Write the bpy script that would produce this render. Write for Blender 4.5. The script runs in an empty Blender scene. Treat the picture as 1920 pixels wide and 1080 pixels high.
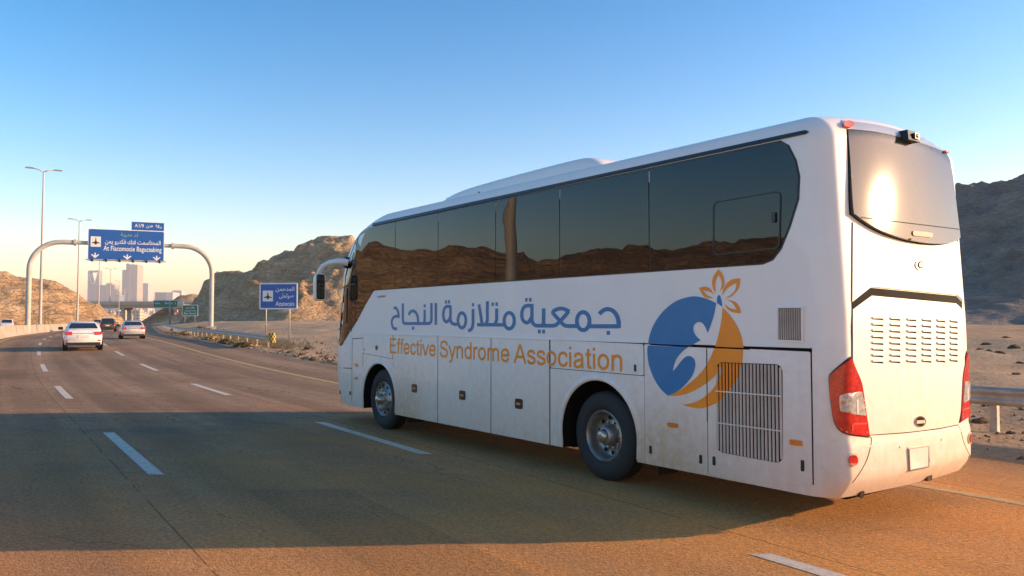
import bpy, bmesh, math, random
import numpy as np
from mathutils import Vector, Matrix
from mathutils.geometry import delaunay_2d_cdt
R = math.radians
random.seed(7)
SC = bpy.context.scene
COL = SC.collection

# ------------------------------------------------------------------ camera
FPX, CAM_H = 1500.0, 1.96                       # focal length in photo pixels (1920 wide), eye height
PITCH = math.atan(62 / 1500)
cd = bpy.data.cameras.new('camera')
cd.sensor_width = 36; cd.lens = 36 * FPX / 1920; cd.clip_start = 0.1; cd.clip_end = 40000
cam = bpy.data.objects.new('camera', cd); COL.objects.link(cam)
cam.location = (0, 0, CAM_H); cam.rotation_euler = (R(90) + PITCH, 0, 0)
SC.camera = cam

# ------------------------------------------------------------------ world, sun, exposure
SUN_EL, SUN_AZ = 13.2, 86.5                     # degrees; azimuth clockwise from +Y (the view direction)
w = bpy.data.worlds.new('World'); SC.world = w; w.use_nodes = True
nt = w.node_tree; bg = nt.nodes['Background']
sky = nt.nodes.new('ShaderNodeTexSky'); sky.sky_type = 'NISHITA'; sky.sun_disc = False
sky.sun_elevation = R(SUN_EL); sky.sun_rotation = R(SUN_AZ)
sky.air_density = 1.0; sky.dust_density = 0.4; sky.ozone_density = 1.6; sky.altitude = 0
hsv = nt.nodes.new('ShaderNodeHueSaturation'); hsv.inputs['Saturation'].default_value = 1.45; hsv.inputs['Value'].default_value = 0.40
gam = nt.nodes.new('ShaderNodeGamma'); gam.inputs[1].default_value = 1.22      # deeper zenith, paler horizon
nt.links.new(sky.outputs[0], gam.inputs[0]); nt.links.new(gam.outputs[0], hsv.inputs['Color']); 
tnt = nt.nodes.new('ShaderNodeMix'); tnt.data_type = 'RGBA'; tnt.blend_type = 'MULTIPLY'; tnt.inputs[0].default_value = 1.0; tnt.inputs[7].default_value = (1.18, 0.91, 0.89, 1)   # dust-laden desert air
nt.links.new(hsv.outputs[0], tnt.inputs[6]); nt.links.new(tnt.outputs[2], bg.inputs[0]); bg.inputs[1].default_value = 0.15
sl = bpy.data.lights.new('sun', 'SUN'); sl.energy = 2.0; sl.angle = R(0.53); sl.color = (1.0, 0.66, 0.37)
sun = bpy.data.objects.new('sun', sl); COL.objects.link(sun)
a_, e_ = R(SUN_AZ), R(SUN_EL)
SUN_DIR = Vector((math.sin(a_) * math.cos(e_), math.cos(a_) * math.cos(e_), math.sin(e_)))
sun.rotation_euler = SUN_DIR.to_track_quat('Z', 'Y').to_euler(); sun.location = SUN_DIR * 60
vs = SC.view_settings
vs.view_transform = 'Standard'; vs.look = 'None'; vs.gamma = 1; vs.use_curve_mapping = False
vs.exposure = 2.08
SC.render.engine = 'CYCLES'
SC.cycles.use_denoising = True
SC.cycles.max_bounces = 8; SC.cycles.volume_bounces = 1
SC.cycles.sample_clamp_indirect = 6.0

# ------------------------------------------------------------------ helpers
def tag(o, label=None, cat=None, group=None, kind=None):
    if label: o['label'] = label
    if cat: o['category'] = cat
    if group: o['group'] = group
    if kind: o['kind'] = kind
    return o

def empty(name, loc=(0, 0, 0), rz=0.0):
    o = bpy.data.objects.new(name, None); COL.objects.link(o)
    o.location = loc; o.rotation_euler = (0, 0, rz); o.empty_display_size = 0.3
    return o

def link(name, me, parent=None):
    o = bpy.data.objects.new(name, me); COL.objects.link(o)
    if parent is not None: o.parent = parent
    return o

def mesh(name, v, f, mats, parent=None, smooth=False, midx=None, uv=None):
    me = bpy.data.meshes.new(name)
    v = np.asarray(v, dtype=float)
    me.from_pydata(v.tolist(), [], [tuple(int(i) for i in q) for q in f])
    if not isinstance(mats, (list, tuple)): mats = [mats]
    for m in mats: me.materials.append(m)
    if midx is not None: me.polygons.foreach_set('material_index', np.asarray(midx, dtype=np.int32))
    if smooth: me.polygons.foreach_set('use_smooth', np.ones(len(me.polygons), dtype=bool))
    if uv is not None:
        ul = me.uv_layers.new(name='UVMap')
        li = np.empty(len(me.loops), dtype=np.int32); me.loops.foreach_get('vertex_index', li)
        ul.data.foreach_set('uv', np.asarray(uv, dtype=float)[li].ravel())
    me.update()
    return link(name, me, parent)

def copy_tree(o, parent=None):
    c = o.copy(); COL.objects.link(c); c.parent = parent
    for ch in list(o.children): copy_tree(ch, c)
    return c

class MB:
    """collects geometry for one mesh"""
    def __init__(s): s.v = []; s.f = []; s.m = []
    def add(s, v, f, mi=0):
        b = len(s.v); s.v += [tuple(map(float, p)) for p in v]
        for q in f: s.f.append(tuple(i + b for i in q)); s.m.append(mi)
        return s
    def box(s, c, d, mi=0, rz=0.0, taper=1.0):
        hx, hy, hz = d[0] / 2, d[1] / 2, d[2] / 2
        pts = []
        for z, k in ((-hz, 1.0), (hz, taper)):
            for x, y in ((-hx, -hy), (hx, -hy), (hx, hy), (-hx, hy)):
                x, y = x * k, y * k
                pts.append((c[0] + x * math.cos(rz) - y * math.sin(rz), c[1] + x * math.sin(rz) + y * math.cos(rz), c[2] + z))
        return s.add(pts, [(3, 2, 1, 0), (4, 5, 6, 7), (0, 1, 5, 4), (1, 2, 6, 5), (2, 3, 7, 6), (3, 0, 4, 7)], mi)
    def tube(s, path, rad, n=10, mi=0, cap=True):
        path = [Vector(p) for p in path]
        if not isinstance(rad, (list, tuple)): rad = [rad] * len(path)
        vv = []; up = None
        for i, p in enumerate(path):
            t = (path[min(i + 1, len(path) - 1)] - path[max(i - 1, 0)]).normalized()
            if up is None:
                up = Vector((0, 0, 1)) if abs(t.z) < 0.9 else Vector((1, 0, 0))
            a = t.cross(up).normalized(); b = a.cross(t).normalized(); up = b
            for k in range(n):
                q = 2 * math.pi * k / n
                vv.append(p + (a * math.cos(q) + b * math.sin(q)) * rad[i])
        ff = []
        for i in range(len(path) - 1):
            for k in range(n):
                k2 = (k + 1) % n
                ff.append((i * n + k, i * n + k2, (i + 1) * n + k2, (i + 1) * n + k))
        if cap:
            ff.append(tuple(range(n - 1, -1, -1))); ff.append(tuple((len(path) - 1) * n + k for k in range(n)))
        return s.add(vv, ff, mi)
    def lathe(s, prof, origin=(0, 0, 0), axis='x', n=40, mi=None):
        """prof: list of (axial, radius[, mat]); revolved about axis through origin"""
        vv = []
        for pr in prof:
            for k in range(n):
                q = 2 * math.pi * k / n; c, d = math.cos(q) * pr[1], math.sin(q) * pr[1]
                if axis == 'x': p = (pr[0], c, d)
                elif axis == 'y': p = (c, pr[0], d)
                else: p = (c, d, pr[0])
                vv.append((p[0] + origin[0], p[1] + origin[1], p[2] + origin[2]))
        b = len(s.v); s.v += vv
        for i in range(len(prof) - 1):
            for k in range(n):
                k2 = (k + 1) % n
                s.f.append((b + i * n + k, b + i * n + k2, b + (i + 1) * n + k2, b + (i + 1) * n + k))
                s.m.append(mi if mi is not None else 0)
        return s
    def build(s, name, mats, parent=None, smooth=False, angle=None):
        o = mesh(name, s.v, s.f, mats, parent, smooth, s.m)
        if angle is not None: o.data.set_sharp_from_angle(angle=R(angle))
        return o

def fix_normals(o):
    bm = bmesh.new(); bm.from_mesh(o.data)
    bmesh.ops.recalc_face_normals(bm, faces=bm.faces); bm.to_mesh(o.data); bm.free()
    return o

# ------------------------------------------------------------------ numpy noise
_rng = np.random.RandomState(3)
_perm = np.tile(_rng.permutation(256), 3)
_g3 = _rng.normal(size=(256, 3)); _g3 /= np.linalg.norm(_g3, axis=1)[:, None]
def perlin(x, y, z=0.0):
    x, y, z = np.broadcast_arrays(np.asarray(x, float), np.asarray(y, float), np.asarray(z, float))
    xi, yi, zi = np.floor(x).astype(int), np.floor(y).astype(int), np.floor(z).astype(int)
    xf, yf, zf = x - xi, y - yi, z - zi
    u, v, w_ = (t * t * t * (t * (t * 6 - 15) + 10) for t in (xf, yf, zf))
    xi, yi, zi = xi & 255, yi & 255, zi & 255
    def g(a, b, c):
        h = _perm[_perm[_perm[(xi + a) & 255] + ((yi + b) & 255)] + ((zi + c) & 255)]
        q = _g3[h]
        return q[..., 0] * (xf - a) + q[..., 1] * (yf - b) + q[..., 2] * (zf - c)
    def l(a, b, t): return a + t * (b - a)
    return l(l(l(g(0,0,0), g(1,0,0), u), l(g(0,1,0), g(1,1,0), u), v), l(l(g(0,0,1), g(1,0,1), u), l(g(0,1,1), g(1,1,1), u), v), w_)
def fbm(x, y, z=0.0, o=4, lac=2.03, gain=0.5):
    r = 0; a = 1.0; f = 1.0
    for i in range(o):
        r = r + a * perlin(x * f + 17.3 * i, y * f - 9.1 * i, z * f); a *= gain; f *= lac
    return r
def ridged(x, y, z=0.0, o=4, lac=2.1, gain=0.5):
    r = 0; a = 1.0; f = 1.0
    for i in range(o):
        r = r + a * (1 - 2.2 * np.abs(perlin(x * f + 31.7 * i, y * f + 5.3 * i, z * f))); a *= gain; f *= lac
    return r
def sstep(a, b, x):
    t = np.clip((np.asarray(x, float) - a) / (b - a), 0, 1); return t * t * (3 - 2 * t)

# ------------------------------------------------------------------ materials
def nodes(name):
    m = bpy.data.materials.new(name); m.use_nodes = True
    t = m.node_tree; b = t.nodes['Principled BSDF']
    return m, t, b
def N(t, kind, **kw):
    n = t.nodes.new(kind)
    for k, v in kw.items():
        if k.startswith('i_'): n.inputs[k[2:].replace('_', ' ')].default_value = v
        else: setattr(n, k, v)
    return n
def ramp(t, fac, stops):
    r = t.nodes.new('ShaderNodeValToRGB'); e = r.color_ramp.elements
    while len(e) > 1: e.remove(e[-1])
    e[0].position = stops[0][0]; e[0].color = (*stops[0][1], 1)
    for p, c in stops[1:]:
        q = e.new(p); q.color = (*c, 1)
    t.links.new(fac, r.inputs[0]); return r
def mixc(t, fac, a, b, blend='MIX'):
    n = t.nodes.new('ShaderNodeMix'); n.data_type = 'RGBA'; n.blend_type = blend
    for sock, val in ((n.inputs[0], fac), (n.inputs[6], a), (n.inputs[7], b)):
        if isinstance(val, bpy.types.NodeSocket): t.links.new(val, sock)
        else: sock.default_value = val if not isinstance(val, tuple) or len(val) == 4 else (*val, 1)
    return n.outputs[2]
def math_n(t, op, a, b=None, clamp=False):
    n = t.nodes.new('ShaderNodeMath'); n.operation = op; n.use_clamp = clamp
    for i, val in enumerate((a, b)):
        if val is None: continue
        if isinstance(val, bpy.types.NodeSocket): t.links.new(val, n.inputs[i])
        else: n.inputs[i].default_value = val
    return n.outputs[0]
def noise(t, vec, scale, detail=4, rough=0.55, dist=0.0):
    n = t.nodes.new('ShaderNodeTexNoise'); n.inputs['Scale'].default_value = scale
    n.inputs['Detail'].default_value = detail; n.inputs['Roughness'].default_value = rough; n.inputs['Distortion'].default_value = dist
    if vec is not None: t.links.new(vec, n.inputs['Vector'])
    return n.outputs['Fac']
def objco(t): return t.nodes.new('ShaderNodeTexCoord').outputs['Object']
def worldco(t): return t.nodes.new('ShaderNodeNewGeometry').outputs['Position']
def bump(t, b, h, strength=0.3, dist=0.02):
    n = t.nodes.new('ShaderNodeBump'); n.inputs['Strength'].default_value = strength; n.inputs['Distance'].default_value = dist
    t.links.new(h, n.inputs['Height']); t.links.new(n.outputs[0], b.inputs['Normal'])

def pm(name, col, rough=0.5, metal=0.0, var=0.12, scale=4.0, coat=0.0, ior=1.5, bmp=0.0, alpha=None):
    """plain procedural material: base colour with noise variation in colour and roughness"""
    m, t, b = nodes(name)
    n = noise(t, objco(t), scale, 5)
    lo = tuple(c * (1 - var) for c in col); hi = tuple(min(1, c * (1 + var)) for c in col)
    r = ramp(t, n, [(0.3, lo), (0.7, hi)]); t.links.new(r.outputs[0], b.inputs['Base Color'])
    rr = math_n(t, 'MULTIPLY_ADD', n, 0.25 * rough); t.nodes[-1].inputs[2].default_value = rough * 0.87
    t.links.new(rr, b.inputs['Roughness'])
    b.inputs['Metallic'].default_value = metal; b.inputs['IOR'].default_value = ior
    b.inputs['Coat Weight'].default_value = coat; b.inputs['Coat Roughness'].default_value = 0.06
    if bmp: bump(t, b, noise(t, objco(t), scale * 6, 4), bmp, 0.01)
    return m

M = {}
M['black_rubber'] = pm('black_rubber', (0.022, 0.020, 0.019), 0.75, bmp=0.2, scale=12)
M['dark_gap'] = pm('dark_gap', (0.012, 0.011, 0.010), 0.8)
M['black_plastic'] = pm('black_plastic', (0.02, 0.02, 0.021), 0.35)
M['galv'] = pm('galvanised_steel', (0.40, 0.37, 0.33), 0.55, 0.35, 0.25, 3.0)
M['pole'] = pm('pole_paint', (0.50, 0.46, 0.40), 0.5, 0.0, 0.12, 1.0)
M['matt_black'] = pm('matt_black', (0.016, 0.015, 0.014), 0.75)
for k_ in ('matt_black', 'dark_gap'): M[k_].node_tree.nodes['Principled BSDF'].inputs['Specular IOR Level'].default_value = 0.08
M['chrome'] = pm('chrome', (0.75, 0.72, 0.68), 0.12, 1.0, 0.1)
M['steel'] = pm('wheel_steel', (0.38, 0.34, 0.30), 0.45, 0.8, 0.3, 8)
M['hub_steel'] = pm('hub_steel', (0.50, 0.43, 0.35), 0.28, 0.9, 0.25, 9)
M['amber'] = pm('amber_lens', (0.75, 0.22, 0.03), 0.2, coat=0.5)
M['red_lens'] = pm('red_lens', (0.55, 0.016, 0.010), 0.18, var=0.3, scale=20, coat=0.8)
M['red_rib'] = pm('red_rib', (0.85, 0.10, 0.06), 0.15, coat=0.8)
M['clear_lens'] = pm('clear_lens', (0.62, 0.58, 0.53), 0.12, 0.35, 0.35, 25, coat=0.6)
M['pink_lens'] = pm('pink_lens', (0.60, 0.16, 0.12), 0.55)
M['blue_vinyl'] = pm('blue_vinyl', (0.030, 0.185, 0.42), 0.35, var=0.06)
M['orange_vinyl'] = pm('orange_vinyl', (0.90, 0.29, 0.018), 0.35, var=0.06)
M['brown_vinyl'] = pm('brown_vinyl', (0.22, 0.09, 0.03), 0.4)
M['sign_blue'] = pm('sign_blue', (0.012, 0.11, 0.42), 0.4, var=0.06, scale=1)
M['sign_green'] = pm('sign_green', (0.008, 0.17, 0.10), 0.4, var=0.06, scale=1)
M['sign_white'] = pm('sign_white', (0.80, 0.80, 0.78), 0.4, var=0.04)
M['sign_back'] = pm('sign_back', (0.30, 0.29, 0.28), 0.5, 0.5, 0.15)
M['sign_dark'] = pm('sign_dark_brown', (0.05, 0.02, 0.012), 0.5)
M['sign_leaf'] = pm('sign_text_green', (0.25, 0.42, 0.20), 0.5)
M['yellow'] = pm('terminal_yellow', (0.72, 0.45, 0.03), 0.5)
M['concrete'] = pm('concrete', (0.42, 0.355, 0.275), 0.85, 0, 0.2, 0.9, bmp=0.15)
M['bridge_conc'] = pm('bridge_concrete', (0.50, 0.43, 0.34), 0.85, 0, 0.12, 0.15)

# ------------------------------------------------------------------ terrain and road materials
def rock_material(name, dark, mid, light, sc=1.0, ckw=0.35):
    m, t, b = nodes(name)
    p = worldco(t)
    mp = t.nodes.new('ShaderNodeMapping'); t.links.new(p, mp.inputs[0]); mp.inputs['Scale'].default_value = (1, 1, 2.2)
    n1 = noise(t, mp.outputs[0], 0.11 * sc, 8, 0.62, 0.4)
    n2 = noise(t, mp.outputs[0], 0.9 * sc, 6, 0.65)
    vo = t.nodes.new('ShaderNodeTexVoronoi'); vo.feature = 'DISTANCE_TO_EDGE'; vo.inputs['Scale'].default_value = 0.42 * sc
    t.links.new(mp.outputs[0], vo.inputs['Vector'])
    crack = math_n(t, 'MULTIPLY', vo.outputs['Distance'], 6.0, True)
    c1 = ramp(t, n1, [(0.32, dark), (0.5, mid), (0.7, light)])
    c2 = mixc(t, 0.55, c1.outputs[0], ramp(t, n2, [(0.3, (0.45, 0.42, 0.38)), (0.65, (1.0, 1.0, 1.0))]).outputs[0], 'MULTIPLY')
    c3 = mixc(t, crack, mixc(t, ckw, c2, (0.10, 0.065, 0.04, 1)), c2)
    t.links.new(c3, b.inputs['Base Color'])
    b.inputs['Roughness'].default_value = 0.92; b.inputs['Specular IOR Level'].default_value = 0.15
    h = math_n(t, 'ADD', math_n(t, 'MULTIPLY', n2, 1.2), math_n(t, 'MULTIPLY', crack, 0.7 * ckw))
    bump(t, b, h, 0.9, 0.8)
    return m
M['rock'] = rock_material('desert_rock', (0.42, 0.26, 0.13), (0.60, 0.395, 0.21), (0.74, 0.52, 0.30))
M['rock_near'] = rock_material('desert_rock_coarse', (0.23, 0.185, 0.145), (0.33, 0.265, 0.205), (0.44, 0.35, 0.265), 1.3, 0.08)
M['rock_stone'] = rock_material('loose_stone', (0.20, 0.13, 0.08), (0.33, 0.22, 0.13), (0.45, 0.32, 0.2), 6.0)

def sand_material():
    m, t, b = nodes('desert_sand')
    p = worldco(t)
    n1 = noise(t, p, 0.03, 6, 0.6, 0.6); n2 = noise(t, p, 0.45, 6, 0.6); n3 = noise(t, p, 7.0, 5, 0.65)
    c1 = ramp(t, n1, [(0.3, (0.52, 0.33, 0.18)), (0.52, (0.66, 0.44, 0.25)), (0.75, (0.74, 0.53, 0.32))])
    c2 = mixc(t, 0.6, c1.outputs[0], ramp(t, n2, [(0.33, (0.62, 0.58, 0.54)), (0.62, (1, 1, 1))]).outputs[0], 'MULTIPLY')
    c3 = mixc(t, 0.5, c2, ramp(t, n3, [(0.38, (0.55, 0.5, 0.46)), (0.6, (1, 1, 1))]).outputs[0], 'MULTIPLY')
    t.links.new(c3, b.inputs['Base Color']); b.inputs['Roughness'].default_value = 0.95
    b.inputs['Specular IOR Level'].default_value = 0.1
    bump(t, b, math_n(t, 'ADD', math_n(t, 'MULTIPLY', n2, 2.0), n3), 0.7, 0.08)
    return m
M['sand'] = sand_material()

def asphalt_material(name, base, near_wash):
    m, t, b = nodes(name)
    uv = t.nodes.new('ShaderNodeTexCoord').outputs['UV']          # u = metres across, v = metres along the road
    st = t.nodes.new('ShaderNodeMapping'); t.links.new(uv, st.inputs[0]); st.inputs['Scale'].default_value = (1.0, 0.02, 1)
    big = noise(t, uv, 0.16, 5, 0.6); fine = noise(t, uv, 55, 3, 0.7); mid = noise(t, uv, 3.0, 5, 0.6)
    streak = noise(t, st.outputs[0], 1.9, 5, 0.6)
    lo = tuple(c * 0.72 for c in base); hi = tuple(c * 1.3 for c in base)
    c = ramp(t, math_n(t, 'ADD', math_n(t, 'MULTIPLY', big, 0.5), math_n(t, 'MULTIPLY', streak, 0.5)), [(0.36, lo), (0.62, hi)]).outputs[0]
    c = mixc(t, 0.55, c, ramp(t, fine, [(0.36, (0.40, 0.40, 0.40)), (0.64, (1.55, 1.5, 1.45))]).outputs[0], 'MULTIPLY')
    c = mixc(t, 0.5, c, ramp(t, mid, [(0.35, (0.72, 0.72, 0.72)), (0.65, (1.2, 1.2, 1.2))]).outputs[0], 'MULTIPLY')
    spu = t.nodes.new('ShaderNodeSeparateXYZ'); t.links.new(uv, spu.inputs[0])
    wob = math_n(t, 'ADD', spu.outputs[0], math_n(t, 'MULTIPLY', math_n(t, 'SUBTRACT', noise(t, st.outputs[0], 0.8, 3), 0.5), 0.7))
    tr = math_n(t, 'COSINE', math_n(t, 'MULTIPLY', math_n(t, 'ADD', wob, 0.95), 2 * math.pi / 1.825))      # polished wheel tracks, two in each lane
    c = mixc(t, math_n(t, 'MULTIPLY', math_n(t, 'ADD', tr, 0.2, True), 0.30), c, tuple(x * 0.45 for x in base) + (1,))
    oil = math_n(t, 'MULTIPLY', math_n(t, 'SUBTRACT', noise(t, st.outputs[0], 5.0, 6, 0.7), 0.55), 3.0, True)
    c = mixc(t, math_n(t, 'MULTIPLY', oil, 0.5), c, tuple(x * 0.35 for x in base) + (1,))
    gr = noise(t, uv, 17, 4, 0.8)
    c = mixc(t, 0.6, c, ramp(t, gr, [(0.38, (0.55, 0.55, 0.55)), (0.62, (1.35, 1.33, 1.3))]).outputs[0], 'MULTIPLY')
    cv = t.nodes.new('ShaderNodeTexVoronoi'); cv.feature = 'DISTANCE_TO_EDGE'; cv.inputs['Scale'].default_value = 0.22
    wv = t.nodes.new('ShaderNodeVectorMath'); wv.operation = 'ADD'; nv = t.nodes.new('ShaderNodeTexNoise'); nv.inputs['Scale'].default_value = 1.3; t.links.new(uv, nv.inputs['Vector'])
    t.links.new(uv, wv.inputs[0]); t.links.new(nv.outputs['Color'], wv.inputs[1]); t.links.new(wv.outputs[0], cv.inputs['Vector'])
    ck = math_n(t, 'MULTIPLY', math_n(t, 'LESS_THAN', cv.outputs['Distance'], 0.0035), math_n(t, 'GREATER_THAN', big, 0.5))
    c = mixc(t, math_n(t, 'MULTIPLY', ck, 0.6), c, (0.02, 0.016, 0.013, 1))
    # orange wash painted over the near lanes, broken by noise; thin dust film elsewhere
    if near_wash:
        sp = t.nodes.new('ShaderNodeSeparateXYZ'); t.links.new(uv, sp.inputs[0])
        du = math_n(t, 'DIVIDE', math_n(t, 'SUBTRACT', sp.outputs[0], 2.5), 10.5)
        dv = math_n(t, 'DIVIDE', math_n(t, 'SUBTRACT', sp.outputs[1], 2.0), 12.5)
        d2 = math_n(t, 'ADD', math_n(t, 'MULTIPLY', du, du), math_n(t, 'MULTIPLY', dv, dv))
        blob = math_n(t, 'SUBTRACT', 1.35, math_n(t, 'SQRT', d2))
        k = math_n(t, 'ADD', blob, math_n(t, 'MULTIPLY', math_n(t, 'SUBTRACT', noise(t, uv, 0.5, 6, 0.6), 0.5), 1.4))
        k = math_n(t, 'MULTIPLY', k, 1.0, True)
        k = math_n(t, 'MULTIPLY', k, ramp(t, fine, [(0.3, (0.45,)*3), (0.62, (1,)*3)]).outputs[0])
        c = mixc(t, math_n(t, 'MULTIPLY', k, 0.95), c, (0.88, 0.37, 0.090, 1))
    for uc in (0.34, -3.95, 4.25):        # construction joints between the paving lanes
        jd = math_n(t, 'ABSOLUTE', math_n(t, 'SUBTRACT', wob if False else spu.outputs[0], uc))
        jn = math_n(t, 'MULTIPLY', math_n(t, 'LESS_THAN', jd, 0.010), math_n(t, 'GREATER_THAN', noise(t, uv, 1.1, 4), 0.44))
        c = mixc(t, math_n(t, 'MULTIPLY', jn, 0.5), c, (0.03, 0.022, 0.016, 1))
    for u0, u1, v0, v1 in ((-3.2, -1.2, 17.5, 22.0), (0.7, 2.0, 27.0, 34.0), (-6.0, -4.2, 27.0, 31.0), (-2.6, -0.9, 40, 52), (-2.9, -1.9, 6.0, 9.4)):   # later repairs in darker mix
        m1 = math_n(t, 'MULTIPLY', math_n(t, 'GREATER_THAN', spu.outputs[0], u0), math_n(t, 'LESS_THAN', spu.outputs[0], u1))
        m2 = math_n(t, 'MULTIPLY', math_n(t, 'GREATER_THAN', spu.outputs[1], v0), math_n(t, 'LESS_THAN', spu.outputs[1], v1))
        c = mixc(t, math_n(t, 'MULTIPLY', math_n(t, 'MULTIPLY', m1, m2), 0.22), c, tuple(x * 0.3 for x in base) + (1,))
    film = math_n(t, 'MULTIPLY', math_n(t, 'SUBTRACT', noise(t, st.outputs[0], 0.8, 6, 0.65), 0.42), 1.2, True)
    c = mixc(t, film, c, (0.24, 0.155, 0.09, 1))
    c = mixc(t, 0.55, c, ramp(t, noise(t, uv, 26, 5, 0.85), [(0.40, (0.5, 0.5, 0.5)), (0.60, (1.45, 1.42, 1.38))]).outputs[0], 'MULTIPLY')
    # pale chips and scuffs
    v = t.nodes.new('ShaderNodeTexVoronoi'); v.inputs['Scale'].default_value = 1.1; t.links.new(uv, v.inputs['Vector'])
    v.inputs['Randomness'].default_value = 1.0
    chip = math_n(t, 'MULTIPLY', math_n(t, 'LESS_THAN', v.outputs['Distance'], 0.035), math_n(t, 'GREATER_THAN', noise(t, uv, 0.7, 2), 0.52))
    c = mixc(t, math_n(t, 'MULTIPLY', chip, 0.5), c, (0.34, 0.30, 0.25, 1))
    t.links.new(c, b.inputs['Base Color'])
    rr = math_n(t, 'MULTIPLY_ADD', streak, 0.25); t.nodes[-1].inputs[2].default_value = 0.75
    t.links.new(rr, b.inputs['Roughness']); b.inputs['Specular IOR Level'].default_value = 0.06
    bump(t, b, math_n(t, 'ADD', fine, math_n(t, 'MULTIPLY', gr, 1.2)), 0.8, 0.014)
    return m
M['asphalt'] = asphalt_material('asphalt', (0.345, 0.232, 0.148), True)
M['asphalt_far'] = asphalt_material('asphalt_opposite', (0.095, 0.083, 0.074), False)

def paint_material(name, col):
    m, t, b = nodes(name)
    p = worldco(t); n = noise(t, p, 9.0, 6, 0.7); n2 = noise(t, p, 40.0, 4, 0.7)
    c = ramp(t, n, [(0.28, tuple(x * 0.45 for x in col)), (0.5, col), (0.8, tuple(x * 1.08 for x in col))]).outputs[0]
    c = mixc(t, 0.5, c, ramp(t, n2, [(0.35, (0.6,) * 3), (0.6, (1,) * 3)]).outputs[0], 'MULTIPLY')
    t.links.new(c, b.inputs['Base Color']); b.inputs['Roughness'].default_value = 0.7
    return m
M['paint_white'] = paint_material('lane_paint_white', (0.74, 0.61, 0.46))
M['paint_yellow'] = paint_material('lane_paint_yellow', (0.66, 0.40, 0.12))

# ------------------------------------------------------------------ road alignment (the dashed line right of the middle lane is p = 0)
_Y = np.concatenate([np.arange(-80, 140, 0.5), np.arange(140, 9001, 10.0)])
_m = np.interp(_Y, [-80, 20, 95, 9000], [-0.663, -0.663, -0.457, -0.457])
_X = np.concatenate([[0], np.cumsum((_m[1:] + _m[:-1]) / 2 * np.diff(_Y))])
_X += -3.72 - np.interp(15.58, _Y, _X)
_SEC = np.sqrt(1 + _m ** 2)
def elev(Y): return 0.55 * sstep(22, 62, Y)
def roadX(Y, p): return np.interp(Y, _Y, _X) + p * np.interp(Y, _Y, _SEC)
def pOf(X, Y): return (X - np.interp(Y, _Y, _X)) / np.interp(Y, _Y, _SEC)
def slope(Y): return np.interp(Y, _Y, _m)
def P(Y, p, z=0.0): return Vector((float(roadX(Y, p)), float(Y), float(elev(Y)) + z))

def ground_z(X, Y):
    X, Y = np.asarray(X, float), np.asarray(Y, float)
    p = pOf(X, Y)
    z = elev(Y)
    right = sstep(6.35, 7.3, p); left = sstep(-20.2, -21.2, p)
    out = np.maximum(right, left)
    d = np.where(p > 0, p - 7, -p - 20.5)
    n = 0.13 * fbm(X * 0.5, Y * 0.5, 0, 3) + 0.16 * ridged(X * 0.23, Y * 0.23, 5, 3) * sstep(3, 9, d) * sstep(140, 90, Y) + 0.55 * fbm(X * 0.06, Y * 0.06, 3, 3) * sstep(2, 20, d)
    n += 2.5 * fbm(X * 0.006, Y * 0.006, 7, 3) * sstep(60, 400, d)
    rise = np.clip(0.09 * (p - 7.5), 0, 1.1) * sstep(55, 105, Y) + np.clip(0.05 * (p - 9), 0, 1.2) * (1 - sstep(55, 105, Y)) * 0.5
    off = 0.02 + n + rise * (p > 0)
    return z + out * off + (1 - out) * (-0.14)

def ground():
    ys = np.concatenate([np.arange(-120, 0, 4.0), np.arange(0, 90, 0.45), np.arange(90, 260, 1.6), np.geomspace(260, 16000, 60)])
    ps = np.concatenate([-np.geomspace(9000, 40, 40), np.arange(-38, -19, 1.0), [-18, -12, -6, 0, 4], np.arange(6.0, 9, 0.14), np.arange(9, 34, 0.55), np.arange(34, 120, 3.0), np.geomspace(120, 9000, 30)])
    Y, Pp = np.meshgrid(ys, ps, indexing='ij')
    X = roadX(Y, Pp); Z = ground_z(X, Y)
    far = np.sqrt(X**2 + Y**2)
    a, b_ = Y.shape
    idx = np.arange(a * b_).reshape(a, b_)
    f = np.stack([idx[:-1, :-1], idx[:-1, 1:], idx[1:, 1:], idx[1:, :-1]], -1).reshape(-1, 4)
    o = mesh('ground', np.stack([X, Y, Z], -1).reshape(-1, 3), f, M['sand'], smooth=True)
    tag(o, 'tan sandy desert ground either side of the highway', 'ground', kind='structure'); return o
ground()

def strip(name, p0, p1, ys, z, mat, parent=None, nx=2, zf=None):
    ys = np.asarray(ys, float); pp = np.linspace(p0, p1, nx)
    Y, Q = np.meshgrid(ys, pp, indexing='ij')
    X = roadX(Y, Q); Z = elev(Y) + z
    idx = np.arange(Y.size).reshape(Y.shape)
    f = np.stack([idx[:-1, :-1], idx[:-1, 1:], idx[1:, 1:], idx[1:, :-1]], -1).reshape(-1, 4)
    return mesh(name, np.stack([X, Y, Z], -1).reshape(-1, 3), f, mat, parent, True, uv=np.stack([Q, Y], -1).reshape(-1, 2))
YS = np.concatenate([np.arange(-70, 140, 1.0), np.arange(140, 1500, 10.0)])
road = tag(strip('road', -9.0, 6.75, YS, 0.0, M['asphalt'], nx=12), 'brown-grey three-lane asphalt carriageway the coach drives on', 'road', kind='structure')
opp = tag(strip('opposite_road', -20.3, -9.0, YS, -0.004, M['asphalt_far'], nx=6), 'opposite asphalt carriageway beyond the concrete barrier', 'road', kind='structure')

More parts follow.
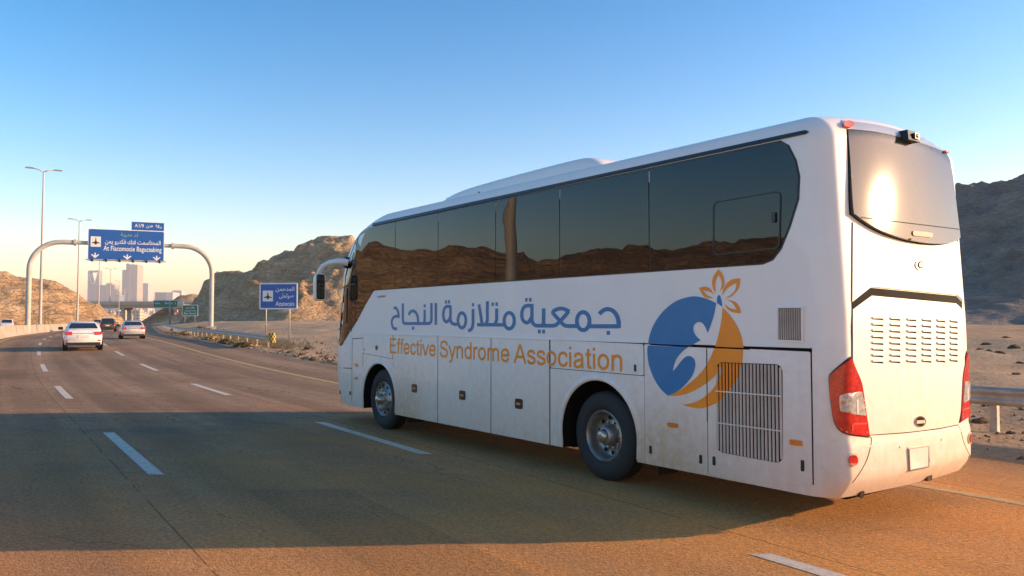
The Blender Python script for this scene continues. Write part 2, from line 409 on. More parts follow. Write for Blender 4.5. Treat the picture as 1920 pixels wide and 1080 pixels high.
# painted markings: every dash is a piece of its own, the two edge lines are continuous
def dash_rows(p, starts, length_y, wdt=0.17):
    for y0 in starts:
        ys = np.linspace(y0, y0 + length_y, 8)
        strip('lane_dash', p - wdt / 2, p + wdt / 2, ys, 0.004, M['paint_white'], road)
dash_rows(0.0, [-6.2, 3.1] + [11.88 + 9.4 * i for i in range(22)], 3.72)
dash_rows(-3.6, [10.3 + 10.0 * i for i in range(-1, 20)], 3.85)
for p, m_, nm in ((3.85, 'paint_yellow', 'edge_line'), (-6.1, 'paint_yellow', 'edge_line')):
    strip(nm, p - 0.09, p + 0.09, YS, 0.004, M[m_], road)
dash_rows_opp = [strip('lane_dash', -14.7, -14.53, np.linspace(y0, y0 + 4, 6), 0.002, M['paint_white'], opp) for y0 in np.arange(60, 260, 10.0)]
strip('edge_line', -10.2, -10.03, YS, 0.002, M['paint_yellow'], opp); strip('edge_line', -19.3, -19.13, YS, 0.002, M['paint_yellow'], opp)

# ------------------------------------------------------------------ rocky hills
def hill(name, label, ridge, mat, step, seed, rough=0.30, sharp=1.25, pad=1.05, fscale=1.0, terr=0.0, zbase=-1.0, tilt=(0, 0)):
    """ridge: list of polylines of (x, y, height, half-width); a height field with ridged noise; returns the mesh object"""
    allp = np.array([q for r in ridge for q in r], float)
    wmax = allp[:, 3].max() * pad
    x0, x1 = allp[:, 0].min() - wmax, allp[:, 0].max() + wmax
    y0, y1 = allp[:, 1].min() - wmax, allp[:, 1].max() + wmax
    xs = np.arange(x0, x1 + step, step); ys = np.arange(y0, y1 + step, step)
    X, Y = np.meshgrid(xs, ys, indexing='ij')
    # warp so that slopes get spurs and gullies
    Xw = X + 7 * fscale * fbm(X / (22 * fscale), Y / (22 * fscale), seed, 3); Yw = Y + 7 * fscale * fbm(X / (22 * fscale), Y / (22 * fscale), seed + 9.5, 3)
    best = np.zeros_like(X); hloc = np.zeros_like(X)
    for r in ridge:
        r = np.array(r, float)
        for a, b in zip(r[:-1], r[1:]):
            dx, dy = b[0] - a[0], b[1] - a[1]; L2 = dx * dx + dy * dy
            t = np.clip(((Xw - a[0]) * dx + (Yw - a[1]) * dy) / L2, 0, 1)
            dist = np.hypot(Xw - a[0] - t * dx, Yw - a[1] - t * dy)
            hh = a[2] + t * (b[2] - a[2]); ww = a[3] + t * (b[3] - a[3])
            k = np.clip(1 - dist / ww, 0, 1)
            v = hh * (0.35 * k ** 2 * (3 - 2 * k) + 0.65 * k ** sharp)
            best = np.maximum(best, v); hloc = np.maximum(hloc, hh * (k > 0))
    mask = np.clip(best / (0.25 * hloc.max()), 0, 1)
    f = 1.0 / fscale
    n = ridged(X * f / 17, Y * f / 17, seed, 6, gain=0.55) * 0.55 + fbm(X * f / 5, Y * f / 5, seed + 4, 4) * 0.5
    z = best + mask * rough * 0.28 * hloc.max() * (n - 0.45)
    if terr:
        q = z / terr; fr = q - np.floor(q); z = 0.45 * z + 0.55 * terr * (np.floor(q) + sstep(0.25, 0.95, fr))
    z += mask * 0.35 * fbm(X * 0.9, Y * 0.9, seed, 3)
    G = ground_z(X, Y)
    keep = best > 0.01
    Z = np.where(keep, np.maximum(G + z - 0.25 * (1 - mask), G - 0.6), G + zbase)
    idx = np.arange(X.size).reshape(X.shape)
    kf = keep[:-1, :-1] | keep[1:, :-1] | keep[1:, 1:] | keep[:-1, 1:]
    fa = np.stack([idx[:-1, :-1], idx[1:, :-1], idx[1:, 1:], idx[:-1, 1:]], -1)[kf]
    used = np.unique(fa); remap = np.full(X.size, -1); remap[used] = np.arange(len(used))
    V = np.stack([X, Y, Z], -1).reshape(-1, 3)[used]
    o = mesh(name, V, remap[fa], mat, smooth=False)
    o.data.polygons.foreach_set('use_smooth', np.ones(len(o.data.polygons), dtype=bool))
    return tag(o, label, 'hill', kind='structure')

def skyline(pts, Y, w):
    """silhouette pixels at depth Y -> ridge points"""
    bc = lambda q: q if hasattr(q, '__len__') else [q] * len(pts)
    return [((x - 960) / FPX * Yd, Yd, CAM_H + (602 - y) / FPX * Yd - 0.55, wd) for (x, y), Yd, wd in zip(pts, bc(Y), bc(w))]

hill('hill', 'tan rocky hill with a craggy peak behind the blue roadside sign',
     [skyline([(396, 585), (405, 548), (420, 524), (452, 519), (486, 519), (520, 510), (548, 488), (563, 474), (606, 457), (645, 460), (700, 470), (800, 500), (900, 540)],
              [330, 326, 322, 316, 308, 300, 292, 286, 280, 276, 272, 266, 260], [4, 9, 14, 20, 24, 30, 36, 42, 48, 50, 50, 48, 46]),
      skyline([(600, 470), (585, 540), (575, 588)], [272, 246, 222], [26, 19, 12]), skyline([(470, 530), (445, 575), (430, 598)], [305, 276, 246], [18, 13, 9]),
      skyline([(540, 500), (520, 560), (510, 597)], [288, 256, 232], [21, 15, 9])],
     M['rock'], 0.7, 2.3, rough=0.55, sharp=1.0, fscale=1.15, terr=3.3)
hill('hill', 'low far tan ridge to the right of the overpass', [skyline([(325, 575), (345, 562), (380, 556), (420, 560), (500, 565)], 420, [10, 22, 30, 34, 40])], M['rock'], 2.0, 8.1, rough=0.4, fscale=2)
hill('hill', 'sunlit orange-tan rock cutting beyond the opposite carriageway',
     [skyline([(-330, 470), (-200, 500), (-60, 512), (15, 515), (48, 521), (66, 540), (100, 545), (119, 549)], [170, 180, 190, 200, 205, 212, 225, 232], [30, 30, 28, 26, 22, 16, 12, 6])],
     M['rock'], 0.55, 5.2, rough=0.36, sharp=0.55, fscale=0.8, terr=3.0)
hill('hill', 'long orange-tan ridge beside the opposite carriageway', [[(-150, -30, 11, 40), (-135, 10, 15, 42), (-138, 50, 13, 38), (-140, 95, 18, 40), (-132, 130, 15, 32)]],
     M['rock'], 1.0, 11.7, rough=0.5, sharp=0.8, terr=3.2)
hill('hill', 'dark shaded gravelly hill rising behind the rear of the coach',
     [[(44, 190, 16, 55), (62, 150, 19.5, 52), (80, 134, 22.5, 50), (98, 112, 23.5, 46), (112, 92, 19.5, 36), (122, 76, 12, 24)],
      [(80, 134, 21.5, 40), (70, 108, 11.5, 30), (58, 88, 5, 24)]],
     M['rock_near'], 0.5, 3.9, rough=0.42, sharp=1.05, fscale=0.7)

# ------------------------------------------------------------------ the coach: analytic body shape in local coordinates (w right, s forward, h up)
BW, BH = 2.60, 3.905
TH = R(36.5)
BUS0 = Vector((2.98, 7.27, 0.0))
RW, RS, RF, RH = 0.15, 0.28, 0.46, 0.24          # corner radii: across, rear, front, roof
def crown(w_): return 0.115 * (1 - ((w_ - BW / 2) / (BW / 2)) ** 2)
def unwarp(w_, h):
    h0 = h
    for _ in range(3): h0 = h - crown(w_) * sstep(2.9, 3.8, h0)
    return h0
def s_rear(h): return np.interp(h, [0.33, 0.42, 0.52, 0.80, 0.87, 1.9, 3.9], [0.05, -0.02, -0.075, -0.075, -0.058, -0.058, 0.052])
def s_front(h): return 0.20 + np.interp(h, [0.33, 0.6, 1.0, 1.55, 2.0, 2.4, 2.94, 3.19, 3.44, 3.64, 3.74, 3.905], [10.80, 10.95, 11.02, 11.03, 10.97, 10.88, 10.74, 10.60, 10.38, 10.06, 9.75, 9.3])
def rbulge(w_): return 0.08 * ((w_ - BW / 2) / (BW / 2)) ** 2
def fbulge(w_): return -0.16 * ((w_ - BW / 2) / (BW / 2)) ** 2
def phi(w_, s, h):
    h0 = unwarp(w_, h); ws = np.minimum(w_, BW - w_)
    a = np.maximum(0, (RW - ws) / RW)
    b = np.maximum(0, (RS - (s - s_rear(h0) - rbulge(w_))) / RS)
    f = np.maximum(0, (RF - (s_front(h0) + fbulge(w_) - s)) / RF)
    c = np.maximum(0, (h0 - (BH - RH)) / RH)
    return 1 - np.sqrt(a * a + b * b + f * f + c * c)
def body_normal(q):
    e = 1e-4; g = np.empty_like(q)
    for i in range(3):
        d = np.zeros(3); d[i] = e
        A, B = q + d, q - d
        g[:, i] = phi(A[:, 0], A[:, 1], A[:, 2]) - phi(B[:, 0], B[:, 1], B[:, 2])
    g = -g; l = np.linalg.norm(g, axis=1); l[l == 0] = 1
    return g / l[:, None]
_cp, _sp = math.cos(PITCH), math.sin(PITCH)
_d = np.array([-math.sin(TH), math.cos(TH), 0]); _r = np.array([math.cos(TH), math.sin(TH), 0])
def px_rays(px):
    """photo pixels -> ray origin and directions in coach coordinates"""
    px = np.asarray(px, float)
    a = (px[:, 0] - 960) / FPX; b = (540 - px[:, 1]) / FPX
    v = np.stack([a, _cp - b * _sp, _sp + b * _cp], 1)
    o = np.array([0, 0, CAM_H]) - np.array(BUS0)
    ol = np.array([o @ _r, o @ _d, o[2]])
    return ol, np.stack([v @ _r, v @ _d, v[:, 2]], 1)
def px_plane(px, wv):
    """photo pixels -> (s, h) on the lengthwise vertical plane w = wv"""
    o, v = px_rays(px); t = (wv - o[0]) / v[:, 0]
    return np.stack([o[1] + t * v[:, 1], o[2] + t * v[:, 2]], 1)
def cast(px):
    """photo pixels -> first point of the coach body on the ray, with normals"""
    px = np.array(px, float); ts = np.linspace(6.0, 24.0, 450)
    for _ in range(40):                       # pixels just off the silhouette are drawn in until they meet the body
        o, v = px_rays(px); ok = np.zeros(len(v), bool)
        near = (px[:, 1] < 320) | (px[:, 0] > 1780)
        if not near.any(): break
        for t in ts:
            q = o + v * t; ok |= phi(q[:, 0], q[:, 1], q[:, 2]) > 0
        bad = near & ~ok
        if not bad.any(): break
        px[bad] += (np.array([1680.0, 420.0]) - px[bad]) * 0.012
    o, v = px_rays(px)
    ts = np.linspace(6.0, 24.0, 900); hit = np.full(len(v), np.nan); prev = np.full(len(v), 6.0)
    done = np.zeros(len(v), bool)
    for t in ts:
        q = o + v * t
        ins = (phi(q[:, 0], q[:, 1], q[:, 2]) > 0) & ~done
        hit[ins] = t; done |= ins
    hit[~done] = 12.0
    lo, hi = hit - (ts[1] - ts[0]), hit.copy()
    for _ in range(30):
        mid = (lo + hi) / 2; q = o + v * mid[:, None]
        ins = phi(q[:, 0], q[:, 1], q[:, 2]) > 0
        hi = np.where(ins, mid, hi); lo = np.where(ins, lo, mid)
    q = o + v * hi[:, None]
    return q, body_normal(q)
def on_side(sh):
    """(s, h) on the left flank -> surface points"""
    sh = np.asarray(sh, float); lo = np.full(len(sh), -0.05); hi = np.full(len(sh), BW / 2)
    for _ in range(40):
        mid = (lo + hi) / 2; ins = phi(mid, sh[:, 0], sh[:, 1]) > 0
        hi = np.where(ins, mid, hi); lo = np.where(ins, lo, mid)
    q = np.stack([hi, sh[:, 0], sh[:, 1]], 1); return q, body_normal(q)
def on_rear(wh):
    wh = np.asarray(wh, float); lo = np.full(len(wh), -0.4); hi = np.full(len(wh), 3.0)
    for _ in range(40):
        mid = (lo + hi) / 2; ins = phi(wh[:, 0], mid, wh[:, 1]) > 0
        hi = np.where(ins, mid, hi); lo = np.where(ins, lo, mid)
    q = np.stack([wh[:, 0], hi, wh[:, 1]], 1); return q, body_normal(q)
def on_front(wh):
    wh = np.asarray(wh, float); lo = np.full(len(wh), 8.0); hi = np.full(len(wh), 12.0)
    for _ in range(40):
        mid = (lo + hi) / 2; ins = phi(wh[:, 0], mid, wh[:, 1]) > 0
        lo = np.where(ins, mid, lo); hi = np.where(ins, hi, mid)
    q = np.stack([wh[:, 0], lo, wh[:, 1]], 1); return q, body_normal(q)
MAPS = dict(px=cast, side=on_side, rear=on_rear, front=on_front)

def densify(pts, step, closed=True):
    out = []; n = len(pts)
    for i in range(n if closed else n - 1):
        a, b = np.array(pts[i][:2], float), np.array(pts[(i + 1) % n][:2], float)
        k = max(1, int(np.ceil(np.linalg.norm(b - a) / step)))
        for j in range(k): out.append(tuple(a + (b - a) * j / k))
    if not closed: out.append(tuple(pts[-1][:2]))
    return out
def smooth_loop(pts, n=6):
    """closed loop; points with a third element are corners, the rest are joined by Catmull-Rom curves"""
    N_ = len(pts); out = []
    for i in range(N_):
        p1, p2 = pts[i], pts[(i + 1) % N_]
        p0 = pts[i - 1] if len(p1) < 3 else p1
        p3 = pts[(i + 2) % N_] if len(p2) < 3 else p2
        p0, q1, q2, p3 = (np.array(p[:2], float) for p in (p0, p1, p2, p3))
        for j in range(n):
            t = j / n
            out.append(tuple(0.5 * ((2 * q1) + (-p0 + q2) * t + (2 * p0 - 5 * q1 + 4 * q2 - p3) * t * t + (-p0 + 3 * q1 - 3 * q2 + p3) * t ** 3)))
    return out
def smooth_path(pts, n=6):
    out = []
    for i in range(len(pts) - 1):
        p1, p2 = pts[i], pts[i + 1]
        p0 = pts[i - 1] if i > 0 and len(p1) < 3 else p1
        p3 = pts[i + 2] if i + 2 < len(pts) and len(p2) < 3 else p2
        p0, q1, q2, p3 = (np.array(p[:2], float) for p in (p0, p1, p2, p3))
        for j in range(n):
            t = j / n
            out.append(tuple(0.5 * ((2 * q1) + (-p0 + q2) * t + (2 * p0 - 5 * q1 + 4 * q2 - p3) * t * t + (-p0 + 3 * q1 - 3 * q2 + p3) * t ** 3)))
    out.append(tuple(pts[-1][:2])); return out
def round_poly(pts, r, n=5):
    """polygon with its corners rounded by radius r (same units)"""
    out = []; k = len(pts)
    for i in range(k):
        p = np.array(pts[i], float); a = np.array(pts[i - 1], float) - p; b = np.array(pts[(i + 1) % k], float) - p
        la, lb = np.linalg.norm(a), np.linalg.norm(b); rr = min(r, la * 0.45, lb * 0.45)
        A, B = p + a / la * rr, p + b / lb * rr
        for j in range(n + 1):
            t = j / n; out.append(tuple((1 - t) ** 2 * A + 2 * t * (1 - t) * p + t * t * B))
    return out
def inside_poly(pt, poly):
    x, y = pt; c = False; n = len(poly); j = n - 1
    for i in range(n):
        xi, yi = poly[i][0], poly[i][1]; xj, yj = poly[j][0], poly[j][1]
        if ((yi > y) != (yj > y)) and (x < (xj - xi) * (y - yi) / (yj - yi + 1e-12) + xi): c = not c
        j = i
    return c
def cdt(loops, grid, cuts=()):
    co = []; ed = []
    for lp in loops:
        b = len(co); n = len(lp)
        co += [Vector((p[0], p[1])) for p in lp]; ed += [(b + i, b + (i + 1) % n) for i in range(n)]
    for a, b in cuts: ed.append((len(co), len(co) + 1)); co += [Vector(a), Vector(b)]
    if grid:
        xs = [c.x for c in co]; ys = [c.y for c in co]
        g = 0.35 * grid; nb = np.array([(c.x, c.y) for c in co])
        for x in np.arange(min(xs) + grid / 2, max(xs), grid):
            for y in np.arange(min(ys) + grid / 2, max(ys), grid):
                if np.min((nb[:, 0] - x) ** 2 + (nb[:, 1] - y) ** 2) > g * g: co.append(Vector((x, y)))
    vo, eo, fo, _, _, _ = delaunay_2d_cdt(co, ed, [], 1, 1e-6)
    if len(loops) > 1:
        cen = [tuple(np.mean([(vo[i].x, vo[i].y) for i in q], axis=0)) for q in fo]
        fo = [q for q, c in zip(fo, cen) if sum(inside_poly(c, l) for l in loops) % 2 == 1]
    else:
        fo = [q for q in fo if inside_poly(tuple(np.mean([(vo[i].x, vo[i].y) for i in q], axis=0)), loops[0])]
    used = sorted({i for f in fo for i in f}); rm_ = {i: k for k, i in enumerate(used)}
    return np.array([(vo[i].x, vo[i].y) for i in used]), [tuple(rm_[i] for i in f) for f in fo]

def edge_lim(y): return np.interp(y, [285, 300, 330, 435, 600, 780, 850], [1778, 1787, 1791, 1798.5, 1809.5, 1813.5, 1818])
def decal(name, loops, mat, off, parent, space='px', grid=None, thick=None, step=None, mirror=False, smooth=True, clear=4.5):
    """a panel that follows the coach body: top face at `off` metres above it, skirt down to the body"""
    if not isinstance(loops[0][0], (tuple, list, np.ndarray)): loops = [loops]
    if step: loops = [densify(l, step) for l in loops]
    if space == 'px': loops = [[(min(q[0], float(edge_lim(q[1])) - clear) if q[0] > 1700 else q[0], q[1]) for q in l] for l in loops]
    V2, F = cdt(loops, grid)
    Pp, Nn = MAPS[space](V2)
    n = len(Pp)
    ov = off(Pp) if callable(off) else np.full(n, off)
    top = Pp + Nn * ov[:, None]
    # orient faces outwards
    f2 = []
    for q in F:
        a, b, c = top[q[0]], top[q[1]], top[q[2]]
        nn = np.cross(b - a, c - a)
        f2.append(q if nn @ Nn[q[0]] > 0 else tuple(reversed(q)))
    V = [top]; faces = list(f2); sm = [True] * len(f2)
    low = ov - thick if thick is not None else np.full(n, -0.003)
    if (ov - low).max() > 0.0012:
        cnt = {}
        for q in f2:
            for i in range(len(q)):
                e = (q[i], q[(i + 1) % len(q)]); cnt[e] = 1
        bnd = [e for e in cnt if (e[1], e[0]) not in cnt]
        ids = sorted({i for e in bnd for i in e}); m1 = {i: n + k for k, i in enumerate(ids)}; m2 = {i: n + len(ids) + k for k, i in enumerate(ids)}
        V += [top[ids], Pp[ids] + Nn[ids] * low[ids][:, None]]
        for a, b in bnd: faces.append((m1[b], m1[a], m2[a], m2[b])); sm.append(False)
    V = np.vstack(V)
    if mirror:
        V[:, 0] = BW - V[:, 0]; faces = [tuple(reversed(q)) for q in faces]
    o = mesh(name, V, faces, mat, parent)
    if smooth: o.data.polygons.foreach_set('use_smooth', np.array(sm, dtype=bool))
    return o

AX_S = (3.24, 9.06)
# ---- paints and glass
def bus_paint():
    m, t, b = nodes('coach_white_paint')
    oc = objco(t)
    sp = t.nodes.new('ShaderNodeSeparateXYZ'); t.links.new(oc, sp.inputs[0])
    n = noise(t, oc, 1.3, 6, 0.6); n2 = noise(t, oc, 9, 5, 0.65)
    mp = t.nodes.new('ShaderNodeMapping'); t.links.new(oc, mp.inputs[0]); mp.inputs['Scale'].default_value = (3, 3, 0.25)
    st = noise(t, mp.outputs[0], 3.0, 5, 0.6)
    base = ramp(t, n, [(0.3, (0.83, 0.785, 0.735)), (0.7, (0.88, 0.835, 0.785))]).outputs[0]
    # painted orange wash with road dust on the skirts, patchy, fading at waist height
    k = math_n(t, 'DIVIDE', math_n(t, 'SUBTRACT', 1.75, sp.outputs[2]), 1.75)
    k = math_n(t, 'ADD', k, math_n(t, 'MULTIPLY', math_n(t, 'SUBTRACT', math_n(t, 'ADD', math_n(t, 'MULTIPLY', n2, 0.75), math_n(t, 'MULTIPLY', st, 0.25)), 0.5), 0.9))
    for s0 in (AX_S[0] - 1.05, AX_S[1] - 1.0):          # spray thrown up behind each wheel
        ds = math_n(t, 'DIVIDE', math_n(t, 'SUBTRACT', sp.outputs[1], s0), 0.62); dh = math_n(t, 'DIVIDE', math_n(t, 'SUBTRACT', sp.outputs[2], 0.45), 0.55)
        g_ = math_n(t, 'EXPONENT', math_n(t, 'MULTIPLY', math_n(t, 'ADD', math_n(t, 'MULTIPLY', ds, ds), math_n(t, 'MULTIPLY', dh, dh)), -1.0))
        k = math_n(t, 'ADD', k, math_n(t, 'MULTIPLY', math_n(t, 'MULTIPLY', g_, n2), 0.75))
    k = math_n(t, 'MULTIPLY', k, 0.8, True)
    c = mixc(t, k, base, (0.62, 0.40, 0.23, 1))
    c = mixc(t, math_n(t, 'MULTIPLY', math_n(t, 'SUBTRACT', st, 0.55), 0.25, True), c, (0.55, 0.5, 0.46, 1))
    t.links.new(c, b.inputs['Base Color'])
    rr = math_n(t, 'MULTIPLY_ADD', k, 0.45); t.nodes[-1].inputs[2].default_value = 0.52
    t.links.new(rr, b.inputs['Roughness'])
    b.inputs['Coat Weight'].default_value = 0.35; b.inputs['Coat Roughness'].default_value = 0.04
    bump(t, b, noise(t, oc, 1.1, 2, 0.4), 0.12, 0.05)
    return m
def glass(name, col, ior, rough, coat=0.0, wave=0.0, croughness=0.02, wsc=0.7):
    m, t, b = nodes(name)
    n = noise(t, objco(t), 2.5, 4)
    r = ramp(t, n, [(0.3, tuple(c * 0.85 for c in col)), (0.7, tuple(c * 1.15 for c in col))]); t.links.new(r.outputs[0], b.inputs['Base Color'])
    b.inputs['Roughness'].default_value = rough; b.inputs['IOR'].default_value = ior
    b.inputs['Coat Weight'].default_value = coat; b.inputs['Coat Roughness'].default_value = croughness; b.inputs['Coat IOR'].default_value = 1.7
    if wave: bump(t, b, noise(t, objco(t), wsc, 2, 0.4), wave, 0.05)
    return m
M['bus_white'] = bus_paint()
M['bus_glass'] = glass('tinted_side_glass', (0.006, 0.0065, 0.007), 1.45, 0.012, wave=0.10)
M['rear_glass'] = glass('tinted_rear_glass', (0.050, 0.050, 0.046), 1.5, 0.055, coat=0.0)
M['car_glass'] = glass('car_glass', (0.02, 0.024, 0.026), 1.9, 0.05)
M['glass_seal'] = pm('glass_seal', (0.012, 0.012, 0.013), 0.4)
M['sky_grey'] = pm('sky_reflection_grey', (0.46, 0.47, 0.48), 0.3, 0.2, 0.05, coat=0.5)  # grey stands in for sky reflected on the rear roof rounding
M['slat_paint'] = pm('slat_paint', (0.52, 0.46, 0.40), 0.5, 0.0, 0.15, 3.0)
M['plate_white'] = pm('plate_white', (0.72, 0.66, 0.58), 0.45)

bus = tag(empty('coach_bus', BUS0, TH), 'white intercity coach with tinted windows and blue and orange lettering on its side', 'bus')

# ---- body shell
def ring(h):
    c = max(0.0, (h - (BH - RH)) / RH); k = math.sqrt(max(0.0, 1 - c * c))
    rw, rs, rf = RW * k, RS * k, RF * k; iw, ir, iff = RW * (1 - k), RS * (1 - k), RF * (1 - k)
    sr, sf = float(s_rear(h)) + ir, float(s_front(h)) - iff
    pts = []
    nc = 16
    def q(w_, s, isr): pts.append((w_, s + (rbulge(w_) if isr else fbulge(w_))))
    for i in range(nc + 1):                      # rear left corner, from the rear face round to the flank
        t = i / nc * math.pi / 2; q(iw + rw - rw * math.sin(t), sr + rs - rs * math.cos(t), True)
    a, b = pts[-1][1], sf - rf + fbulge(iw)
    n_s = 70
    for i in range(1, n_s): pts.append((iw, a + (b - a) * i / n_s))
    for i in range(nc + 1):
        t = i / nc * math.pi / 2; q(iw + rw - rw * math.cos(t), sf - rf + rf * math.sin(t), False)
    nf = 16
    for i in range(1, nf): q(iw + rw + (BW - 2 * iw - 2 * rw) * i / nf, sf, False)
    for i in range(nc + 1):
        t = i / nc * math.pi / 2; q(BW - iw - rw + rw * math.sin(t), sf - rf + rf * math.cos(t), False)
    for i in range(1, n_s): pts.append((BW - iw, b + (a - b) * i / n_s))
    for i in range(nc + 1):
        t = i / nc * math.pi / 2; q(BW - iw - rw + rw * math.cos(t), sr + rs - rs * math.sin(t), True)
    for i in range(1, nf): q(BW - iw - rw - (BW - 2 * iw - 2 * rw) * i / nf, sr, True)
    return pts
hs = [0.33, 0.37, 0.42, 0.47, 0.52, 0.6, 0.7, 0.8, 0.835, 0.87, 1.0, 1.15, 1.3, 1.55, 1.75, 2.0, 2.2, 2.4, 2.65, 2.9, 3.05, 3.2, 3.32, 3.44, 3.54, 3.61, 3.665]
hs += [BH - RH + RH * math.sin(i / 9 * math.pi / 2) for i in range(1, 10)]
V = []; F = []
for h in hs:
    V += [(p[0], p[1], h) for p in ring(h)]
nr = len(V) // len(hs)
for i in range(len(hs) - 1):
    for k in range(nr):
        k2 = (k + 1) % nr; F.append((i * nr + k2, i * nr + k, (i + 1) * nr + k, (i + 1) * nr + k2))
# roof: collapse the last ring towards the centre line in a few strips
last = (len(hs) - 1) * nr
prev = [last + k for k in range(nr)]
for j in range(1, 5):
    fz = 1 - j / 5; cur = []
    for k in range(nr):
        w_, s, h = V[last + k]
        cur.append(len(V)); V.append((BW / 2 + (w_ - BW / 2) * fz, 5.2 + (s - 5.2) * (0.25 + 0.75 * fz), h))
    for k in range(nr):
        k2 = (k + 1) % nr; F.append((prev[k2], prev[k], cur[k], cur[k2]))
    prev = cur
F.append(tuple(reversed(prev)))
F.append(tuple(range(nr)))
V = np.array(V); V[:, 2] += crown(V[:, 0]) * sstep(2.9, 3.8, V[:, 2])
body = fix_normals(mesh('body', V, F, [M['bus_white'], M['dark_gap']], bus, True))
AX_R, AX_F, WHEEL_R = 3.24, 9.06, 0.545
ARCH = ((AX_R, 0.555, 0.675), (AX_F, 0.555, 0.63))
def arch_outline(sc, hc, r, n=28):
    pts = [(sc + r * 0.97, 0.1)]
    pts += [(sc + r * math.cos(math.pi * i / n), hc + r * math.sin(math.pi * i / n)) for i in range(n + 1)]
    return pts + [(sc - r * 0.97, 0.1)]
for sc_, hc, r in ARCH:
    mb = MB(); ol = arch_outline(sc_, hc, r); n = len(ol)
    for (w0, w1) in ((-0.2, 0.55), (BW - 0.55, BW + 0.2)):
        v = [(w0, s, h) for s, h in ol] + [(w1, s, h) for s, h in ol]
        mb.add(v, [tuple(range(n)), tuple(range(2 * n - 1, n - 1, -1))] + [(i, i + n, (i + 1) % n + n, (i + 1) % n) for i in range(n)])
    cut = fix_normals(mb.build('arch_cutter', M['dark_gap'], bus))
    md = body.modifiers.new('arch', 'BOOLEAN'); md.operation = 'DIFFERENCE'; md.solver = 'EXACT'; md.object = cut
    dg = bpy.context.evaluated_depsgraph_get()
    nm = bpy.data.meshes.new_from_object(body.evaluated_get(dg))
    body.modifiers.clear(); old = body.data; body.data = nm; bpy.data.meshes.remove(old)
    cm = cut.data; bpy.data.objects.remove(cut); bpy.data.meshes.remove(cm)
for pl in body.data.polygons:
    c = pl.center
    ins = any((c.y - a) ** 2 + (c.z - b) ** 2 < (r + 0.02) ** 2 or (abs(c.y - a) < r and c.z < b) for a, b, r in ARCH)
    pl.material_index = 1 if (ins and 0.004 < min(c.x, BW - c.x) < 0.56) or c.z < 0.331 else 0
body.data.name = 'body'; body.data.set_sharp_from_angle(angle=R(38))

# ---- wheels
def wheel(sc_, front, left):
    sg = 1 if left else -1; x0 = 0.085 if left else BW - 0.085
    tx = lambda a: a * sg
    t = link('wheel', None, bus) if False else None
    tyre = MB(); T = 0.29; r = WHEEL_R
    prof = [(0.02, 0.315), (0.0, 0.335), (-0.012, 0.40), (-0.008, 0.47), (0.012, 0.515), (0.03, 0.533), (0.045, r), (0.085, r), (0.09, r - 0.012), (0.098, r - 0.012), (0.103, r), (0.142, r), (0.147, r - 0.012), (0.155, r - 0.012), (0.16, r), (0.245, r), (0.262, 0.53), (0.285, 0.47), (0.29, 0.40), (0.28, 0.33)]
    tyre.lathe([(tx(a), b) for a, b in prof], (0, 0, 0), 'x', 56)
    o = fix_normals(tyre.build('wheel', M['black_rubber'], bus, True, 35)); o.location = (x0, sc_, WHEEL_R)
    rim = MB()
    if front: pr = [(0.012, 0.318), (0.0, 0.305), (0.012, 0.292), (0.035, 0.283), (0.05, 0.262), (0.02, 0.225), (-0.005, 0.200), (-0.028, 0.188), (-0.036, 0.15), (-0.036, 0.105), (-0.05, 0.098), (-0.085, 0.088), (-0.095, 0.06), (-0.097, 0.0)]
    else: pr = [(0.012, 0.318), (0.0, 0.305), (0.012, 0.292), (0.05, 0.278), (0.10, 0.27), (0.145, 0.262), (0.165, 0.235), (0.155, 0.18), (0.15, 0.135), (0.10, 0.128), (0.03, 0.115), (0.012, 0.095), (0.004, 0.05), (0.004, 0.0)]
    rim.lathe([(tx(a), b) for a, b in pr], (0, 0, 0), 'x', 48)
    ro = fix_normals(rim.build('rim', M['steel'], o, True, 50))
    for k in range(10):
        q = 2 * math.pi * (k + 0.3) / 10; rr = 0.243 if front else 0.215; ax = 0.03 if front else 0.150
        hh = MB(); hh.lathe([(tx(ax - 0.012), 0.027), (tx(ax - 0.013), 0.0)], (0, rr * math.cos(q), rr * math.sin(q)), 'x', 10)
        fix_normals(hh.build('hand_hole', M['dark_gap'], ro))
        q = 2 * math.pi * k / 10; rr = 0.165 if front else 0.158; ax = -0.036 if front else 0.15
        bo = MB(); bo.lathe([(tx(ax), 0.016), (tx(ax - 0.028), 0.016), (tx(ax - 0.034), 0.0)], (0, rr * math.cos(q), rr * math.sin(q)), 'x', 8)
        fix_normals(bo.build('wheel_nut', M['hub_steel'], ro, True, 40))
    hub = MB(); hx = -0.085 if front else 0.004
    hub.lathe([(tx(hx + 0.01), 0.088), (tx(hx - 0.02), 0.082), (tx(hx - 0.045), 0.066), (tx(hx - 0.055), 0.04), (tx(hx - 0.055), 0.0)], (0, 0, 0), 'x', 28)
    fix_normals(hub.build('hub_cap', M['hub_steel'], ro, True, 40))
for left in (True, False):
    wheel(AX_R, False, left); wheel(AX_F, True, left)
# axle beams and underbody tray, mud flaps
for s_, z_, k_ in ((AX_R, 0.5, 0.22), (AX_F, 0.45, 0.16)):
    ub = MB(); ub.box((BW / 2, s_, z_), (BW - 0.7, k_, k_)); ub.build('axle', M['dark_gap'], bus)
for s_, nm in ((AX_R - 0.86, 'mud_flap'), (AX_F - 0.80, 'mud_flap')):
    for x in (0.30, BW - 0.30):
        b_ = MB(); b_.box((x, s_, 0.29), (0.34, 0.02, 0.20)); b_.build(nm, M['black_rubber'], bus)
tr = MB(); tr.box((BW / 2, 0.75, 0.30), (1.5, 0.9, 0.14)); tr.box((BW / 2, 6.0, 0.30), (1.7, 3.6, 0.10)); tr.build('underbody_tray', M['dark_gap'], bus)
